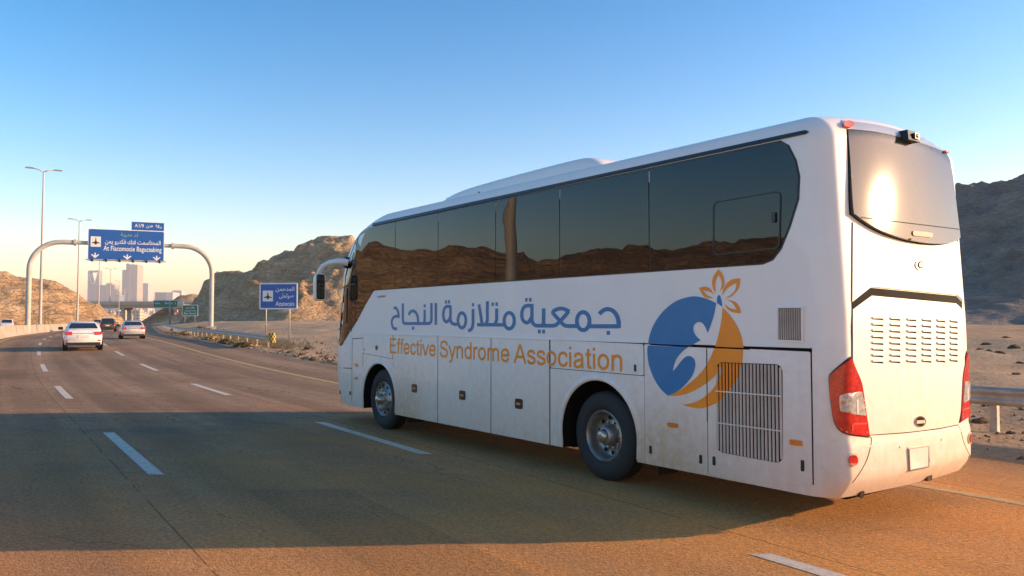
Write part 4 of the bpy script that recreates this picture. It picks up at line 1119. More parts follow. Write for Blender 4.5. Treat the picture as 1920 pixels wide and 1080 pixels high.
em = disc('badge', 1723, 497, 9.5, 10, M['chrome'], 0.022, bus); disc('badge_centre', 1723, 497, 6.6, 7.2, M['matt_black'], 0.024, em); disc('badge_boss', 1723, 497, 4.6, 5, M['hub_steel'], 0.030, em); 
decal('badge_bar', [(1719, 492), (1727, 493), (1724.5, 502), (1721.5, 502)], M['black_plastic'], 0.031, em)
hl = disc('hatch_handle', 1722.5, 790, 10.5, 10.5, M['chrome'], 0.018, hatch); disc('handle_recess', 1722.5, 790, 8.2, 8.4, M['dark_gap'], 0.019, hl)
decal('handle_bar', [(1714.5, 788), (1730, 787), (1730, 793), (1714.5, 794)], M['steel'], 0.024, hl)

# tail lamps (the right one is the mirror image)
def tl(pts): return [(1540 + p[0] / 5.4, 640 + p[1] / 5.4) for p in pts]
LAMP = smooth_loop([(*q, 1) if i in (0, 11, 12) else q for i, q in enumerate(tl([(290, 172), (190, 252), (104, 330), (82, 385), (90, 520), (108, 680), (130, 800), (165, 870), (220, 915), (300, 938), (400, 950), (472, 958), (440, 740), (408, 510), (385, 400), (335, 280)]))], 4)
CLEAR = round_poly(tl([(385, 505), (240, 525), (182, 548), (180, 620), (190, 705), (320, 738), (430, 750), (410, 620)]), 3)
for mir in (False, True):
    bz = decal('tail_lamp', grow(LAMP, 0.045), M['black_plastic'], 0.006, bus, grid=9, mirror=mir)
    ln = decal('red_lens', LAMP, M['red_lens'], 0.022, bz, grid=6, mirror=mir)
    decal('clear_lens', CLEAR, M['clear_lens'], 0.027, bz, grid=6, mirror=mir)
    for pts in ([(190, 350), (330, 345), (330, 358), (190, 360)], [(190, 398), (345, 393), (348, 404), (190, 408)], [(185, 440), (355, 436), (358, 450), (185, 452)], [(170, 480), (360, 474), (362, 486), (172, 492)],
                [(300, 828), (440, 822), (442, 836), (300, 842)], [(240, 905), (455, 910), (456, 926), (250, 922)], [(290, 840), (302, 840), (302, 905), (290, 905)], [(190, 870), (215, 900), (205, 905), (182, 878)]):
        decal('lens_rib', tl(pts), M['red_rib'], 0.0245, bz, mirror=mir, thick=0.003)
    for pts in ([(188, 582), (415, 590), (416, 598), (188, 592)], [(186, 650), (425, 662), (426, 672), (187, 660)], [(240, 585), (252, 585), (252, 655), (240, 652)], [(330, 588), (346, 590), (350, 735), (336, 733)]):
        decal('lens_divider', tl(pts), M['plate_white'], 0.0295, bz, mirror=mir, thick=0.003)
    disc('turn_bulb', 1540 + 214 / 5.4, 640 + 616 / 5.4, 3.2, 4, M['amber'], 0.030, bz) if not mir else None
    rf = decal('round_reflector', [(1599 + 10.5 * math.cos(k * math.pi / 12), 862 + 12.5 * math.sin(k * math.pi / 12)) for k in range(24)], M['bus_white'], 0.012, bus, mirror=mir)
    decal('red_disc', [(1598 + 7.5 * math.cos(k * math.pi / 12), 863 + 10.3 * math.sin(k * math.pi / 12)) for k in range(24)], M['red_lens'], 0.020, rf, mirror=mir)
    sm_ = smooth_path([(1630, 818), (1634, 826), (1626, 860), (1611, 888), (1598, 905)], 4)
    decal('bumper_seam', [(x - .7, y) for x, y in sm_] + [(x + .7, y) for x, y in reversed(sm_)], M['dark_gap'], 0.0015, bus, mirror=mir)
# number plate niche: blank plate in a frame, small print at its right edge
nich = decal('plate_recess', round_poly([(1701, 838), (1755, 830), (1757, 836), (1751, 868), (1746, 876), (1702, 884)], 2), M['bus_white'], 0.006, bus, grid=12)
lp_ = decal('number_plate', [(1702.5, 842), (1738, 837), (1738.5, 873.5), (1704, 880.5)], M['plate_white'], 0.016, nich, grid=None)
decal('plate_frame', [[(1701.5, 841), (1739, 835.8), (1739.6, 874.4), (1703, 881.8)], [(1702.6, 842.1), (1737.9, 837.3), (1738.5, 873.3), (1704.0, 880.3)]], M['sign_back'], 0.018, nich)
for k in range(9):
    y = 838.5 + k * 3.2; decal('plate_print', [(1740.5, y), (1743.2 - (k % 3) * .4, y - .3), (1743.2 - (k % 2) * .6, y + 1.5), (1740.7, y + 1.8)], M['steel'] if k < 7 else M['black_plastic'], 0.0075, nich, thick=0.001)
for x, y in ((1766, 824), (1688, 838)): disc('bumper_plug', x, y, 1.6, 2.2, M['plate_white'], 0.006, bus, 10)
mb = MB(); mb.tube([(0.42, 0.20, 0.36), (0.42, 0.06, 0.34)], 0.04, 12); mb.build('exhaust_pipe', M['black_plastic'], bus)
mb = MB(); mb.box((1.6, 0.05, 0.37), (0.10, 0.08, 0.07)); mb.build('tow_fitting', M['black_plastic'], bus)

# ---- windscreen and front (hidden from this side, still there)
decal('windscreen', round_poly([(0.012, 1.52), (BW - 0.012, 1.52), (BW - 0.012, 3.50), (0.012, 3.50)], 0.05), M['bus_glass'], 0.008, bus, 'front', grid=0.2, step=0.2)
for x in (0.36, BW - 0.36): decal('headlight', round_poly([(x - .16, 0.72), (x + .16, 0.72), (x + .2, 0.95), (x - .2, 0.95)], 0.05), M['clear_lens'], 0.015, bus, 'front', grid=0.1)

# ---- roof air conditioner
def roof_unit():
    s0, s1 = float(px_plane([(1136, 303)], 0.52)[0][0]), float(px_plane([(806, 390)], 0.50)[0][0])
    w0, w1 = 0.50, BW - 0.50; zb = 3.92; zt = 4.25
    prof = [(s0, 0.0), (s0 + 0.03, 0.25), (s0 + 0.16, 0.62), (s0 + 0.34, 0.88), (s0 + 0.55, 0.99), (s0 + 0.8, 1.0), (s0 + 2.0, 0.98), (s1 - 1.5, 0.92), (s1 - 0.9, 0.86), (s1 - 0.45, 0.70), (s1 - 0.16, 0.42), (s1 - 0.03, 0.15), (s1, 0.0)]
    v = []; f = []
    sec = [(0.0, 0.0), (0.0, 0.4), (0.015, 0.74), (0.06, 0.93), (0.16, 0.99), (0.5, 1.0)]
    sec = sec + [(1 - a, b) for a, b in reversed(sec[:-1])]
    for s, k in prof:
        pin = 0.22 * (1 - k) ** 2
        for a, b in sec:
            aa = 0.5 + (a - 0.5) * (1 - pin)
            v.append((w0 + aa * (w1 - w0), s, zb - 0.03 + (zt - zb + 0.03) * b * max(k, 0.02)))
    k = len(sec)
    for i in range(len(prof) - 1):
        for j in range(k - 1): f.append((i * k + j, i * k + j + 1, (i + 1) * k + j + 1, (i + 1) * k + j))
    o = fix_normals(mesh('roof_air_conditioner', v, f, M['bus_white'], bus, True)); 
    md = o.modifiers.new('s', 'SUBSURF'); md.levels = 2; md.render_levels = 2
    for s in np.linspace(s0 + 0.9, s1 - 0.5, 6):
        mb = MB(); mb.lathe([(0.0, 0.016), (0.008, 0.012), (0.009, 0)], (w0 + 0.055, s, zb + 0.16), 'z', 8); fix_normals(mb.build('fixing_bolt', M['black_plastic'], o))
    mb = MB(); sm = s1 - 1.55; mb.box((w0 - 0.001, sm, zb + 0.05), (0.02, 0.012, 0.16)); mb.box((BW / 2, s1 - 1.0, zt - 0.035), (0.8, 0.7, 0.03))
    mb.build('grille_vent', M['dark_gap'], o)
roof_unit()
# ---- door mirror
def pl3(x, y, wv):
    s, h = px_plane([(x, y)], wv)[0]; return (wv, s, h)
arm = [pl3(654, 493, -0.0), pl3(647, 491, -0.06), pl3(634, 490, -0.16), pl3(618, 493, -0.25), pl3(606, 499, -0.30), pl3(599, 508, -0.32), pl3(596, 518, -0.33), pl3(595, 532, -0.33)]
sp_ = [tuple(v) for v in arm]; pth = []
for i in range(len(sp_) - 1):
    for t in (0, 0.5): pth.append(tuple(np.array(sp_[i]) * (1 - t) + np.array(sp_[i + 1]) * t))
pth.append(sp_[-1])
mb = MB(); mb.tube(pth, [0.075 - 0.003 * i for i in range(len(pth))], 14); mir_ = fix_normals(mb.build('door_mirror', M['bus_white'], bus, True, 50))
mb = MB(); a = np.array(pl3(650, 492, -0.01)); mb.lathe([(0.02, 0.115), (-0.03, 0.115), (-0.05, 0.095), (-0.052, 0.0)], a, 'x', 20); fix_normals(mb.build('mirror_mount', M['black_plastic'], mir_, True, 40))
hd = [pl3(x, y, -0.34) for x, y in ((591, 512), (611, 513), (609.5, 540), (607, 560), (603, 564), (593, 561), (589.5, 540))]
hd2 = np.array(hd); cc = hd2.mean(0)
def shell(name, pts, back, front, mat, par, k=1.0):
    """prism between two planes of constant s-offset, pulled in at the front end"""
    lp_ = round_poly([(p[0], p[1]) for p in pts], 0.05, 4)
    return lp_
# head: a rounded housing facing backwards; outline in (w, h) around its centre
def mirror_head():
    w_, h_ = 0.21, 0.55
    c = np.array(pl3(600, 538, -0.36))
    out = round_poly([(-w_ / 2, -h_ / 2), (w_ / 2, -h_ / 2), (w_ / 2, h_ / 2), (-w_ / 2, h_ / 2)], 0.09, 6)
    v = []; f = []; n = len(out)
    for ds, k in ((-0.03, 0.98), (0.0, 1.0), (0.06, 0.98), (0.12, 0.84), (0.15, 0.55), (0.16, 0.0)):
        v += [(c[0] + a * k, c[1] + ds, c[2] + b * k) for a, b in out]
    for i in range(5):
        for j in range(n): f.append((i * n + j, i * n + (j + 1) % n, (i + 1) * n + (j + 1) % n, (i + 1) * n + j))
    f.append(tuple(range(n)))
    hdo = fix_normals(mesh('mirror_housing', v, f, M['bus_white'], mir_, True)); hdo.data.set_sharp_from_angle(angle=R(45))
    for nm, z0, z1, mt in (('mirror_surround', -0.245, 0.245, 'black_plastic'), ('mirror_glass', -0.22, 0.09, 'car_glass'), ('wide_angle_glass', 0.12, 0.22, 'car_glass')):
        k = 0.082 if nm == 'mirror_surround' else 0.066; d = -0.036 if nm == 'mirror_surround' else -0.040
        pts = round_poly([(-k, z0), (k, z0), (k, z1), (-k, z1)], 0.04, 4); m = len(pts)
        mesh(nm, [(c[0] + a, c[1] + d, c[2] + b) for a, b in pts] + [(c[0] + a, c[1] - 0.02, c[2] + b) for a, b in pts], [tuple(reversed(range(m)))[::-1]] + [(j, (j + 1) % m, (j + 1) % m + m, j + m) for j in range(m)], M[mt], mir_)
mirror_head()

# ------------------------------------------------------------------ concrete barrier, guard rails
def sweep(name, prof, ys, p, mat, parent=None, closed=True, smooth=False, zoff=0.0, zfun=None, sign=1):
    """profile (across, up) swept along the road at offset p"""
    v = []; f = []; k = len(prof)
    for y in ys:
        for a, b in prof:
            q = P(y, p + a * sign); v.append((q.x, q.y, (zfun(q.x, q.y) if zfun else q.z) + b + zoff))
    for i in range(len(ys) - 1):
        for j in range(k if closed else k - 1): f.append((i * k + j, i * k + (j + 1) % k, (i + 1) * k + (j + 1) % k, (i + 1) * k + j))
    if closed: f += [tuple(range(k)), tuple((len(ys) - 1) * k + j for j in reversed(range(k)))]
    return fix_normals(mesh(name, v, f, mat, parent, smooth))
JERSEY = [(-0.32, 0), (0.32, 0), (0.32, 0.09), (0.15, 0.36), (0.11, 0.98), (0.07, 1.02), (-0.07, 1.02), (-0.11, 0.98), (-0.15, 0.36), (-0.32, 0.09)]
q0 = P(60, -8.3)
barrier = tag(empty('concrete_barrier', (0, 0, 0)), 'cream concrete barrier along the median between the two carriageways', 'barrier')
y = -24.0
while y < 150:
    L = 6.0 * random.uniform(0.95, 1.05); sweep('barrier_segment', JERSEY, np.linspace(y + 0.03, y + L - 0.03, 4), -7.0 + random.uniform(-.012, .012), M['concrete'], barrier, zoff=-0.03 + random.uniform(-.012, .012)); y += L
sweep('barrier_run', JERSEY, np.linspace(y, 900, 80), -7.0, M['concrete'], barrier, zoff=-0.03)

WB = [(0, 0.42), (0.045, 0.44), (0.075, 0.48), (0.075, 0.515), (0.01, 0.555), (0.01, 0.605), (0.075, 0.645), (0.075, 0.68), (0.045, 0.72), (0, 0.74)]
def guard_rail(label, ys, p, side=-1, terminal=True, zadd=0.0, post_to=400):
    gr = tag(empty('guard_rail', (0, 0, 0)), label, 'guard rail')
    zf = lambda x, yy: float(ground_z(x, yy)) + zadd
    # smooth the ground under the beam
    zy = np.array([zf(float(roadX(yy, p)), yy) for yy in ys]); ker = np.ones(9) / 9
    zs = np.convolve(np.pad(zy, 4, 'edge'), ker, 'valid'); zz = lambda x, yy: float(np.interp(yy, ys, zs))
    prof = [(a * side, b) for a, b in WB] + [(a * side - 0.012 * side, b) for a, b in reversed(WB)]
    sweep('beam', prof, ys, p, M['galv'], gr, True, True, zfun=zz).data.set_sharp_from_angle(angle=R(60))
    for yy in np.arange(ys[0] + 0.6, min(ys[-1], post_to), 2.4):
        q = P(yy, p); mb = MB(); mb.box((q.x - 0.10 * side, q.y, zz(q.x, yy) + 0.26), (0.09, 0.13, 0.94), rz=math.atan(-slope(yy))); mb.build('post', M['galv'], gr)
        mb = MB(); q2 = P(yy, p - 0.03 * side); mb.box((q2.x, q2.y, zz(q.x, yy) + 0.58), (0.07, 0.13, 0.26), rz=math.atan(-slope(yy))); mb.build('spacer', M['galv'], gr)
    if terminal:
        q = P(ys[0], p); z = zz(q.x, ys[0])
        mb = MB(); n = 14
        for k in range(n):      # rounded bull-nose in alternating stripes
            a0, a1 = math.pi * k / n, math.pi * (k + 1) / n
            c = (q.x + 0.14, q.y)
            f_ = lambda a, zz_: (c[0] + 0.22 * math.cos(a + math.pi), c[1] - 0.20 * math.sin(a), zz_)
            for j in range(4):
                z0, z1 = z + 0.30 + j * 0.14, z + 0.30 + (j + 1) * 0.14
                mb.add([f_(a0, z0), f_(a1, z0), f_(a1, z1), f_(a0, z1)], [(0, 1, 2, 3)], (k // 2 + j) % 2)
        mb.build('end_terminal', [M['yellow'], M['black_plastic']], gr)
    return gr
guard_rail('steel guard rail with a striped yellow end in front of the gantry post', np.concatenate([np.arange(46.8, 120, 1.2), np.arange(120, 330, 6.0)]), 8.0, post_to=170)
guard_rail('steel guard rail behind the rear of the coach', np.arange(-8, 33, 0.8), 9.35, terminal=False, zadd=0.03)

# ------------------------------------------------------------------ lettering on signs
def flat_text(mb, body_, x0, x1, zb, cap, fr, off, mi=0, bold=0.012):
    v, f = text_mesh(body_, bold)
    a, b = v[:, 0].min(), v[:, 0].max()
    q = [fr(x0 + (x1 - x0) * (p[0] - a) / (b - a), zb + p[1] * cap / 0.69, off) for p in v]
    mb.add(q, f, mi)
AR = dict(zip('abcdef', ' ' * 6))
def arabic(s):
    """logical Arabic letters -> presentation forms in visual order (the text object does no shaping)"""
    tb = {'ا': 'ﺍ ﺎ', 'ل': 'ﻝ ﻞ ﻟ ﻠ', 'م': 'ﻡ ﻢ ﻣ ﻤ', 'د': 'ﺩ ﺪ', 'ح': 'ﺡ ﺢ ﺣ ﺤ', 'ن': 'ﻥ ﻦ ﻧ ﻨ', 'ص': 'ﺹ ﺺ ﺻ ﺼ', 'و': 'ﻭ ﻮ', 'ث': 'ﺙ ﺚ ﺛ ﺜ', 'ى': 'ﻯ ﻰ', 'ه': 'ﻩ ﻪ ﻫ ﻬ', 'ء': 'ﺀ', 'ق': 'ﻕ ﻖ ﻗ ﻘ', 'ر': 'ﺭ ﺮ', 'ب': 'ﺏ ﺐ ﺑ ﺒ', 'س': 'ﺱ ﺲ ﺳ ﺴ', 'ي': 'ﻱ ﻲ ﻳ ﻴ', 'ت': 'ﺕ ﺖ ﺗ ﺘ', 'ف': 'ﻑ ﻒ ﻓ ﻔ', 'ك': 'ﻙ ﻚ ﻛ ﻜ', 'ع': 'ﻉ ﻊ ﻋ ﻌ', 'ة': 'ﺓ ﺔ'}
    tb = {k: v.split() for k, v in tb.items()}
    out = []
    for i, ch in enumerate(s):
        if ch not in tb: out.append(ch); continue
        fm = tb[ch]
        pj = i > 0 and s[i - 1] in tb and len(tb[s[i - 1]]) == 4
        nj = len(fm) == 4 and i + 1 < len(s) and s[i + 1] in tb and len(tb[s[i + 1]]) >= 2
        k = (3 if nj else 1) if pj and len(fm) > 1 else (2 if nj else 0)
        out.append(fm[min(k, len(fm) - 1)])
    return ''.join(reversed(out))
def frame(origin, ux, uz=Vector((0, 0, 1))):
    """sign plane: origin at lower left, ux to the right as seen by the driver, normal towards the driver"""
    ux = Vector(ux).normalized(); nrm = ux.cross(uz).normalized()
    return lambda x, z, off: tuple(Vector(origin) + ux * x + uz * z + nrm * off)
def rrect(x0, x1, z0, z1, r): return round_poly([(x0, z0), (x1, z0), (x1, z1), (x0, z1)], r, 4)
def panel(name, fr, loop, mat, parent, o0, o1):
    n = len(loop); v = [fr(x, z, o1) for x, z in loop] + [fr(x, z, o0) for x, z in loop]
    return fix_normals(mesh(name, v, [tuple(range(n)), tuple(range(2 * n - 1, n - 1, -1))] + [(i, (i + 1) % n, (i + 1) % n + n, i + n) for i in range(n)], mat, parent))
PLANE = [(0, 1.0), (0.09, 0.78), (0.14, 0.45), (0.28, 0.33), (0.85, 0.18), (0.85, 0.06), (0.30, 0.10), (0.20, 0.02), (0.30, -0.10), (-0.30, -0.10), (-0.20, 0.02), (-0.30, 0.10), (-0.85, 0.06), (-0.85, 0.18), (-0.28, 0.33), (-0.14, 0.45), (-0.09, 0.78)]
def sign_board(name, fr, W_, H_, colour, parent, rows, icon=None, arrows=None, back=True, border=0.02):
    bd = panel(name, fr, rrect(0, W_, 0, H_, 0.06 * H_), M['sign_white'], parent, -0.04, 0.0)
    panel('sign_face', fr, rrect(border * W_, W_ - border * W_, border * W_, H_ - border * W_, 0.05 * H_), M[colour], bd, 0.001, 0.006)
    mb = MB()
    for body_, x0, x1, zb, cap, mi in rows: flat_text(mb, body_, x0 * W_, x1 * W_, zb * H_, cap * H_, fr, 0.010, mi)
    if mb.v: mb.build('sign_lettering', [M['sign_white'], M['sign_leaf']], bd)
    if icon:
        x0, x1, z0, z1 = icon
        ic = panel('sign_icon', fr, rrect(x0 * W_, x1 * W_, z0 * H_, z1 * H_, 0.02 * H_), M['sign_white'], bd, 0.006, 0.012)
        cx, cz, k = (x0 + x1) / 2 * W_, (z0 + (z1 - z0) * 0.28) * H_, (x1 - x0) * W_ * 0.44
        panel('aeroplane_symbol', fr, [(cx + a * k, cz + b * (z1 - z0) * H_ * 0.62) for a, b in PLANE], M['sign_dark'], bd, 0.012, 0.018)
    for ax, az, aw, ah in arrows or []:
        lp_ = [(0, -1), (1, 0.35), (0.72, 0.5), (0.16, -0.02), (0.16, 1), (-0.16, 1), (-0.16, -0.02), (-0.72, 0.5), (-1, 0.35)]
        panel('down_arrow', fr, [((ax + a * aw) * W_, (az + b * ah) * H_) for a, b in lp_], M['sign_white'], bd, 0.006, 0.014)
    return bd

# ------------------------------------------------------------------ overhead gantry
def gantry():
    A = Vector((-35.7, 95.0, 0)); B = Vector((float(roadX(87.3, -6.98)), 87.3, 0))           # right and left post feet
    A.z = float(ground_z(A.x, A.y)); B.z = float(elev(B.y))
    u = (A - B); u.z = 0; Lg = u.length; u.normalize()
    up = Vector((0, 0, 1))
    g = tag(empty('overhead_gantry', (A + B) / 2), 'tubular highway gantry with rounded corners carrying the big blue sign', 'gantry')
    inv = Matrix.Translation(-((A + B) / 2))
    loc = lambda v: inv @ Vector(v)
    HT = CAM_H + (602 - 459) / FPX * 92; rad = 3.1
    path = []
    for k in range(5): path.append(B + up * (-0.3 + (HT - rad - B.z + 0.3) * k / 4))
    cb = Vector((B.x, B.y, HT - rad)) + u * rad
    for k in range(1, 11):
        a = math.pi / 2 * k / 10; path.append(cb - u * rad * math.cos(a) + up * rad * math.sin(a))
    ca = Vector((A.x, A.y, HT - rad)) - u * rad
    nb = 10; p0 = path[-1]; p1 = ca + up * rad
    for k in range(1, nb): path.append(p0.lerp(p1, k / nb))
    for k in range(0, 11):
        a = math.pi / 2 * (1 - k / 10); path.append(ca + u * rad * math.cos(a) + up * rad * math.sin(a))
    for k in range(1, 5): path.append(Vector((A.x, A.y, HT - rad + (A.z - 0.3 - HT + rad) * k / 4)))
    m1 = next(i for i, p in enumerate(path) if (p - B).dot(u) > 4.2); 
    segs = (('left_post', path[:m1 + 1]), ('right_post', path[-(m1 + 1):]), ('cross_beam', path[m1:len(path) - m1]))
    for nm, sg in segs:
        mb = MB(); mb.tube([loc(p) for p in sg], 0.27 if nm != 'cross_beam' else 0.22, 16); fix_normals(mb.build('post' if 'post' in nm else nm, M['pole'], g, True, 50))
    for p in (path[m1], path[len(path) - m1 - 1]):
        mb = MB(); mb.tube([loc(p - u * 0.12), loc(p + u * 0.12)], 0.36, 16); mb.build('flange', M['pole'], g, True, 40)
    for p in (A,):
        mb = MB(); mb.box(loc((p.x, p.y, p.z + 0.1)), (1.1, 1.1, 0.5), rz=math.atan2(u.y, u.x)); mb.build('footing', M['concrete'], g)
    # sign: lower-left corner from the photo, on the gantry plane
    nrm = u.cross(up)
    def at(x, y):
        d_ = Vector(((x - 960) / FPX, _cp - (540 - y) / FPX * _sp, _sp + (540 - y) / FPX * _cp)); o = Vector((0, 0, CAM_H)); pp = A + nrm * 0.45
        return o + d_ * ((pp - o).dot(nrm) / d_.dot(nrm))
    ll, lr, ul = at(164, 489), at(307.5, 489.5), at(164, 428)
    W_ = (lr - ll).dot(u); H_ = ul.z - ll.z
    fr = frame(loc(ll), u)
    rows = [(arabic('لد حدئية').replace('ئ', 'ﻴ'), 0.42, 0.645, 0.80, 0.105, 1), (arabic('المحتاسمت فتك فكدرو يمن'), 0.22, 0.95, 0.56, 0.13, 0), ('At Fiacomocie Bagucsabing', 0.20, 0.965, 0.335, 0.15, 0)]
    sign_board('sign_panel', fr, W_, H_, 'sign_blue', g, rows, icon=(0.035, 0.165, 0.44, 0.76), arrows=[(0.095, 0.17, 0.055, 0.085), (0.51, 0.15, 0.058, 0.085), (0.90, 0.14, 0.055, 0.08)], border=0.008)
    l2_, r2_, u2_ = at(246, 431.5), at(308, 431.5), at(246, 415)
    sign_board('upper_sign_panel', frame(loc(l2_), u), (r2_ - l2_).dot(u), u2_.z - l2_.z, 'sign_blue', g, [('A1/9', 0.10, 0.38, 0.36, 0.38, 0), (arabic('هدن'), 0.45, 0.66, 0.42, 0.36, 0), ('٩٤ء', 0.73, 0.93, 0.38, 0.36, 0)], border=0.012)
    mb = MB(); zr = at(164, 495).z - 0.25; s_ = loc(ll); 
    mb.tube([(s_.x - u.x * .2, s_.y - u.y * .2, zr), (s_.x + u.x * (W_ + .2), s_.y + u.y * (W_ + .2), zr)], 0.07, 8); mb.build('lamp_rail', M['pole'], g)
    for k in range(6):
        t_ = (0.06 + 0.176 * k) * W_; c = (s_.x + u.x * t_ + nrm.x * .1, s_.y + u.y * t_ + nrm.y * .1, zr)
        mb = MB(); mb.box((c[0], c[1], c[2] - 0.05), (0.2, 0.2, 0.34), taper=0.6); mb.build('sign_lamp', M['black_plastic'], g)
    for x_ in (0.2, 0.5, 0.8):
        mb = MB(); c = Vector(fr(x_ * W_, H_ * 0.5, -0.14)); mb.box(c, (0.12, 0.2, H_), rz=math.atan2(u.y, u.x)); mb.build('bracket', M['pole'], g)
gantry()

# ------------------------------------------------------------------ roadside signs
def post_sign(label, px, depth, colour, rows, icon=None, cat='road sign', rz=0.0, border=0.03, posts=(0.18, 0.80), rad=0.045):
    (x0, y1), (x1, y0) = px        # upper left, lower right pixels
    X0, X1 = (x0 - 960) / FPX * depth, (x1 - 960) / FPX * depth
    Z1, Z0 = CAM_H + (602 - y1) / FPX * depth, CAM_H + (602 - y0) / FPX * depth
    c = Vector(((X0 + X1) / 2, depth, 0)); c.z = float(ground_z(c.x, c.y))
    t = tag(empty('road_sign', c), label, cat)
    W_, H_ = X1 - X0, Z1 - Z0; u = Vector((math.cos(rz), math.sin(rz), 0))
    fr = frame(-u * W_ / 2 + Vector((0, 0, Z0 - c.z)), u)
    sign_board('sign_panel', fr, W_, H_, colour, t, rows, icon=icon, border=border)
    for k in posts:
        f0 = Vector(fr(W_ * k, 0, -0.10)); g = float(ground_z(c.x + f0.x, c.y + f0.y)) - c.z
        mb = MB(); mb.tube([(f0.x, f0.y, g - 0.3), (f0.x, f0.y, Z1 - c.z - 0.15)], rad, 10); mb.build('post', M['galv'], t, True)
    return t
post_sign('blue and white road sign with an aeroplane symbol on two thin posts', ((484.5, 530.5), (559, 580)), 51.4, 'sign_blue',
          [(arabic('المدحمن'), 0.43, 0.92, 0.70, 0.15, 0), (arabic('صوثملى'), 0.52, 0.90, 0.44, 0.15, 0), ('Azatecais', 0.43, 0.92, 0.13, 0.17, 0)], icon=(0.09, 0.36, 0.30, 0.71), border=0.032, posts=(0.165, 0.785), rz=-0.12)
post_sign('small square green road sign on two posts beside the rail', ((341.5, 571.5), (371.5, 592.5)), 170, 'sign_green',
          [(arabic('ماقه بمر'), 0.22, 0.82, 0.68, 0.16, 0), (arabic('مداسه لقيصم'), 0.18, 0.88, 0.42, 0.15, 0), ('Bitlur Nwcsalt', 0.12, 0.90, 0.16, 0.16, 0)], border=0.035, rad=0.06)
post_sign('wide green direction sign on one dark post by the overpass', ((287, 563), (333.5, 577)), 300, 'sign_green', [('nzi/m', 0.06, 0.28, 0.5, 0.25, 0), ('Bucrau', 0.48, 0.78, 0.5, 0.25, 0), ('↑', 0.88, 0.93, 0.4, 0.35, 0)], border=0.015, posts=(0.68,), rad=0.32)
def round_sign():
    d = 230; x, y = (329.5 - 960) / FPX * d, d; z = CAM_H + (602 - 588) / FPX * d
    c = Vector((x, y, float(ground_z(x, y)))); t = tag(empty('speed_sign', c), 'small round red-rimmed sign on the dark slope beside the green signs', 'road sign')
    mb = MB(); mb.lathe([(0.0, 0.0), (0.0, 0.60)], (0, -0.06, z - c.z), 'y', 20, 0); mb.build('sign_face', M['sign_white'], t)
    mb = MB(); mb.lathe([(-0.07, 0.42), (-0.07, 0.62), (0.0, 0.62)], (0, 0, z - c.z), 'y', 20); mb.build('sign_rim', M['red_lens'], t)
    mb = MB(); mb.tube([(0, 0.06, -0.3), (0, 0.06, z - c.z)], 0.06, 8); mb.build('post', M['galv'], t)
round_sign()
def sign_backside():
    d = 235; x0, x1 = (65.5 - 960) / FPX * d, (93 - 960) / FPX * d; z1, z0 = CAM_H + (602 - 563.5) / FPX * d, CAM_H + (602 - 590.5) / FPX * d
    c = Vector(((x0 + x1) / 2, d, 0)); c.z = float(ground_z(c.x, d))
    t = tag(empty('sign_back', c), 'grey back of a large sign facing the opposite traffic below the rock cutting', 'road sign')
    W_ = x1 - x0; mb = MB(); mb.box((0, 0, (z0 + z1) / 2 - c.z), (W_, 0.06, z1 - z0)); mb.build('sign_panel', M['sign_back'], t)
    for k in range(3): mb = MB(); mb.box((-W_ / 2 + W_ * (k + .5) / 3, -0.1, (z0 + z1) / 2 - c.z), (0.14, 0.12, z1 - z0)); mb.build('stiffener', M['galv'], t)
    for k in range(3): mb = MB(); mb.box((0, -0.06, z0 - c.z + (z1 - z0) * (k + .5) / 3), (W_, 0.08, 0.12)); mb.build('cross_rib', M['galv'], t)
    for k in (0.25, 0.78): mb = MB(); mb.tube([(-W_ / 2 + W_ * k, 0.1, -0.3), (-W_ / 2 + W_ * k, 0.1, z1 - c.z)], 0.13, 10); mb.build('post', M['galv'], t)
sign_backside()

# ------------------------------------------------------------------ street lamps on the median
def street_lamp():
    t = empty('street_lamp'); Hh = 20.3
    mb = MB(); mb.tube([(0, 0, 0.6), (0, 0, 7), (0, 0, 14), (0, 0, Hh)], [0.20, 0.16, 0.125, 0.09], 14); mb.build('mast', M['pole'], t, True, 50)
    mb = MB(); mb.lathe([(0.5, 0.42), (0.95, 0.42), (1.05, 0.3), (1.05, 0.0)], (0, 0, 0), 'z', 12); fix_normals(mb.build('base_plate', M['concrete'], t))
    for s in (-1, 1):
        mb = MB(); mb.tube([(0, 0, Hh - 0.15), (0.5 * s, 0, Hh + 0.10), (1.1 * s, 0, Hh + 0.22)], [0.09, 0.07, 0.06], 8); mb.build('arm', M['pole'], t, True)
        mb = MB(); mb.box((1.55 * s, 0, Hh + 0.24), (1.0, 0.34, 0.15), taper=0.75); mb.build('lamp_head', M['sign_back'], t)
    return t
lamp0 = street_lamp(); first = True
lamp_lbl = {100: 'tall double-arm street lamp on the median beside the gantry post', 150: 'tall double-arm street lamp on the median behind the blue overhead sign'}
for yy, lpx in ((-32, None), (15.5, None), (47, None), (100, 76), (150, 145.5), (215, 185), (291, 206), (380, 223), (480, 233), (600, 241)):
    o = lamp0 if first else copy_tree(lamp0); first = False
    q = P(yy, -8.2) if lpx is None else P(yy, float(pOf((lpx - 960) / FPX * yy, yy)))
    o.location = q; o.rotation_euler = (0, 0, math.atan(-slope(yy)) + 0.2)
    o['label'] = lamp_lbl.get(yy, 'slender double-arm street lamp on the median beyond the overhead sign' if yy > 150 else 'double-arm street lamp on the median alongside the coach')
    o['category'] = 'street lamp'; o['group'] = 'street lamps on the median'

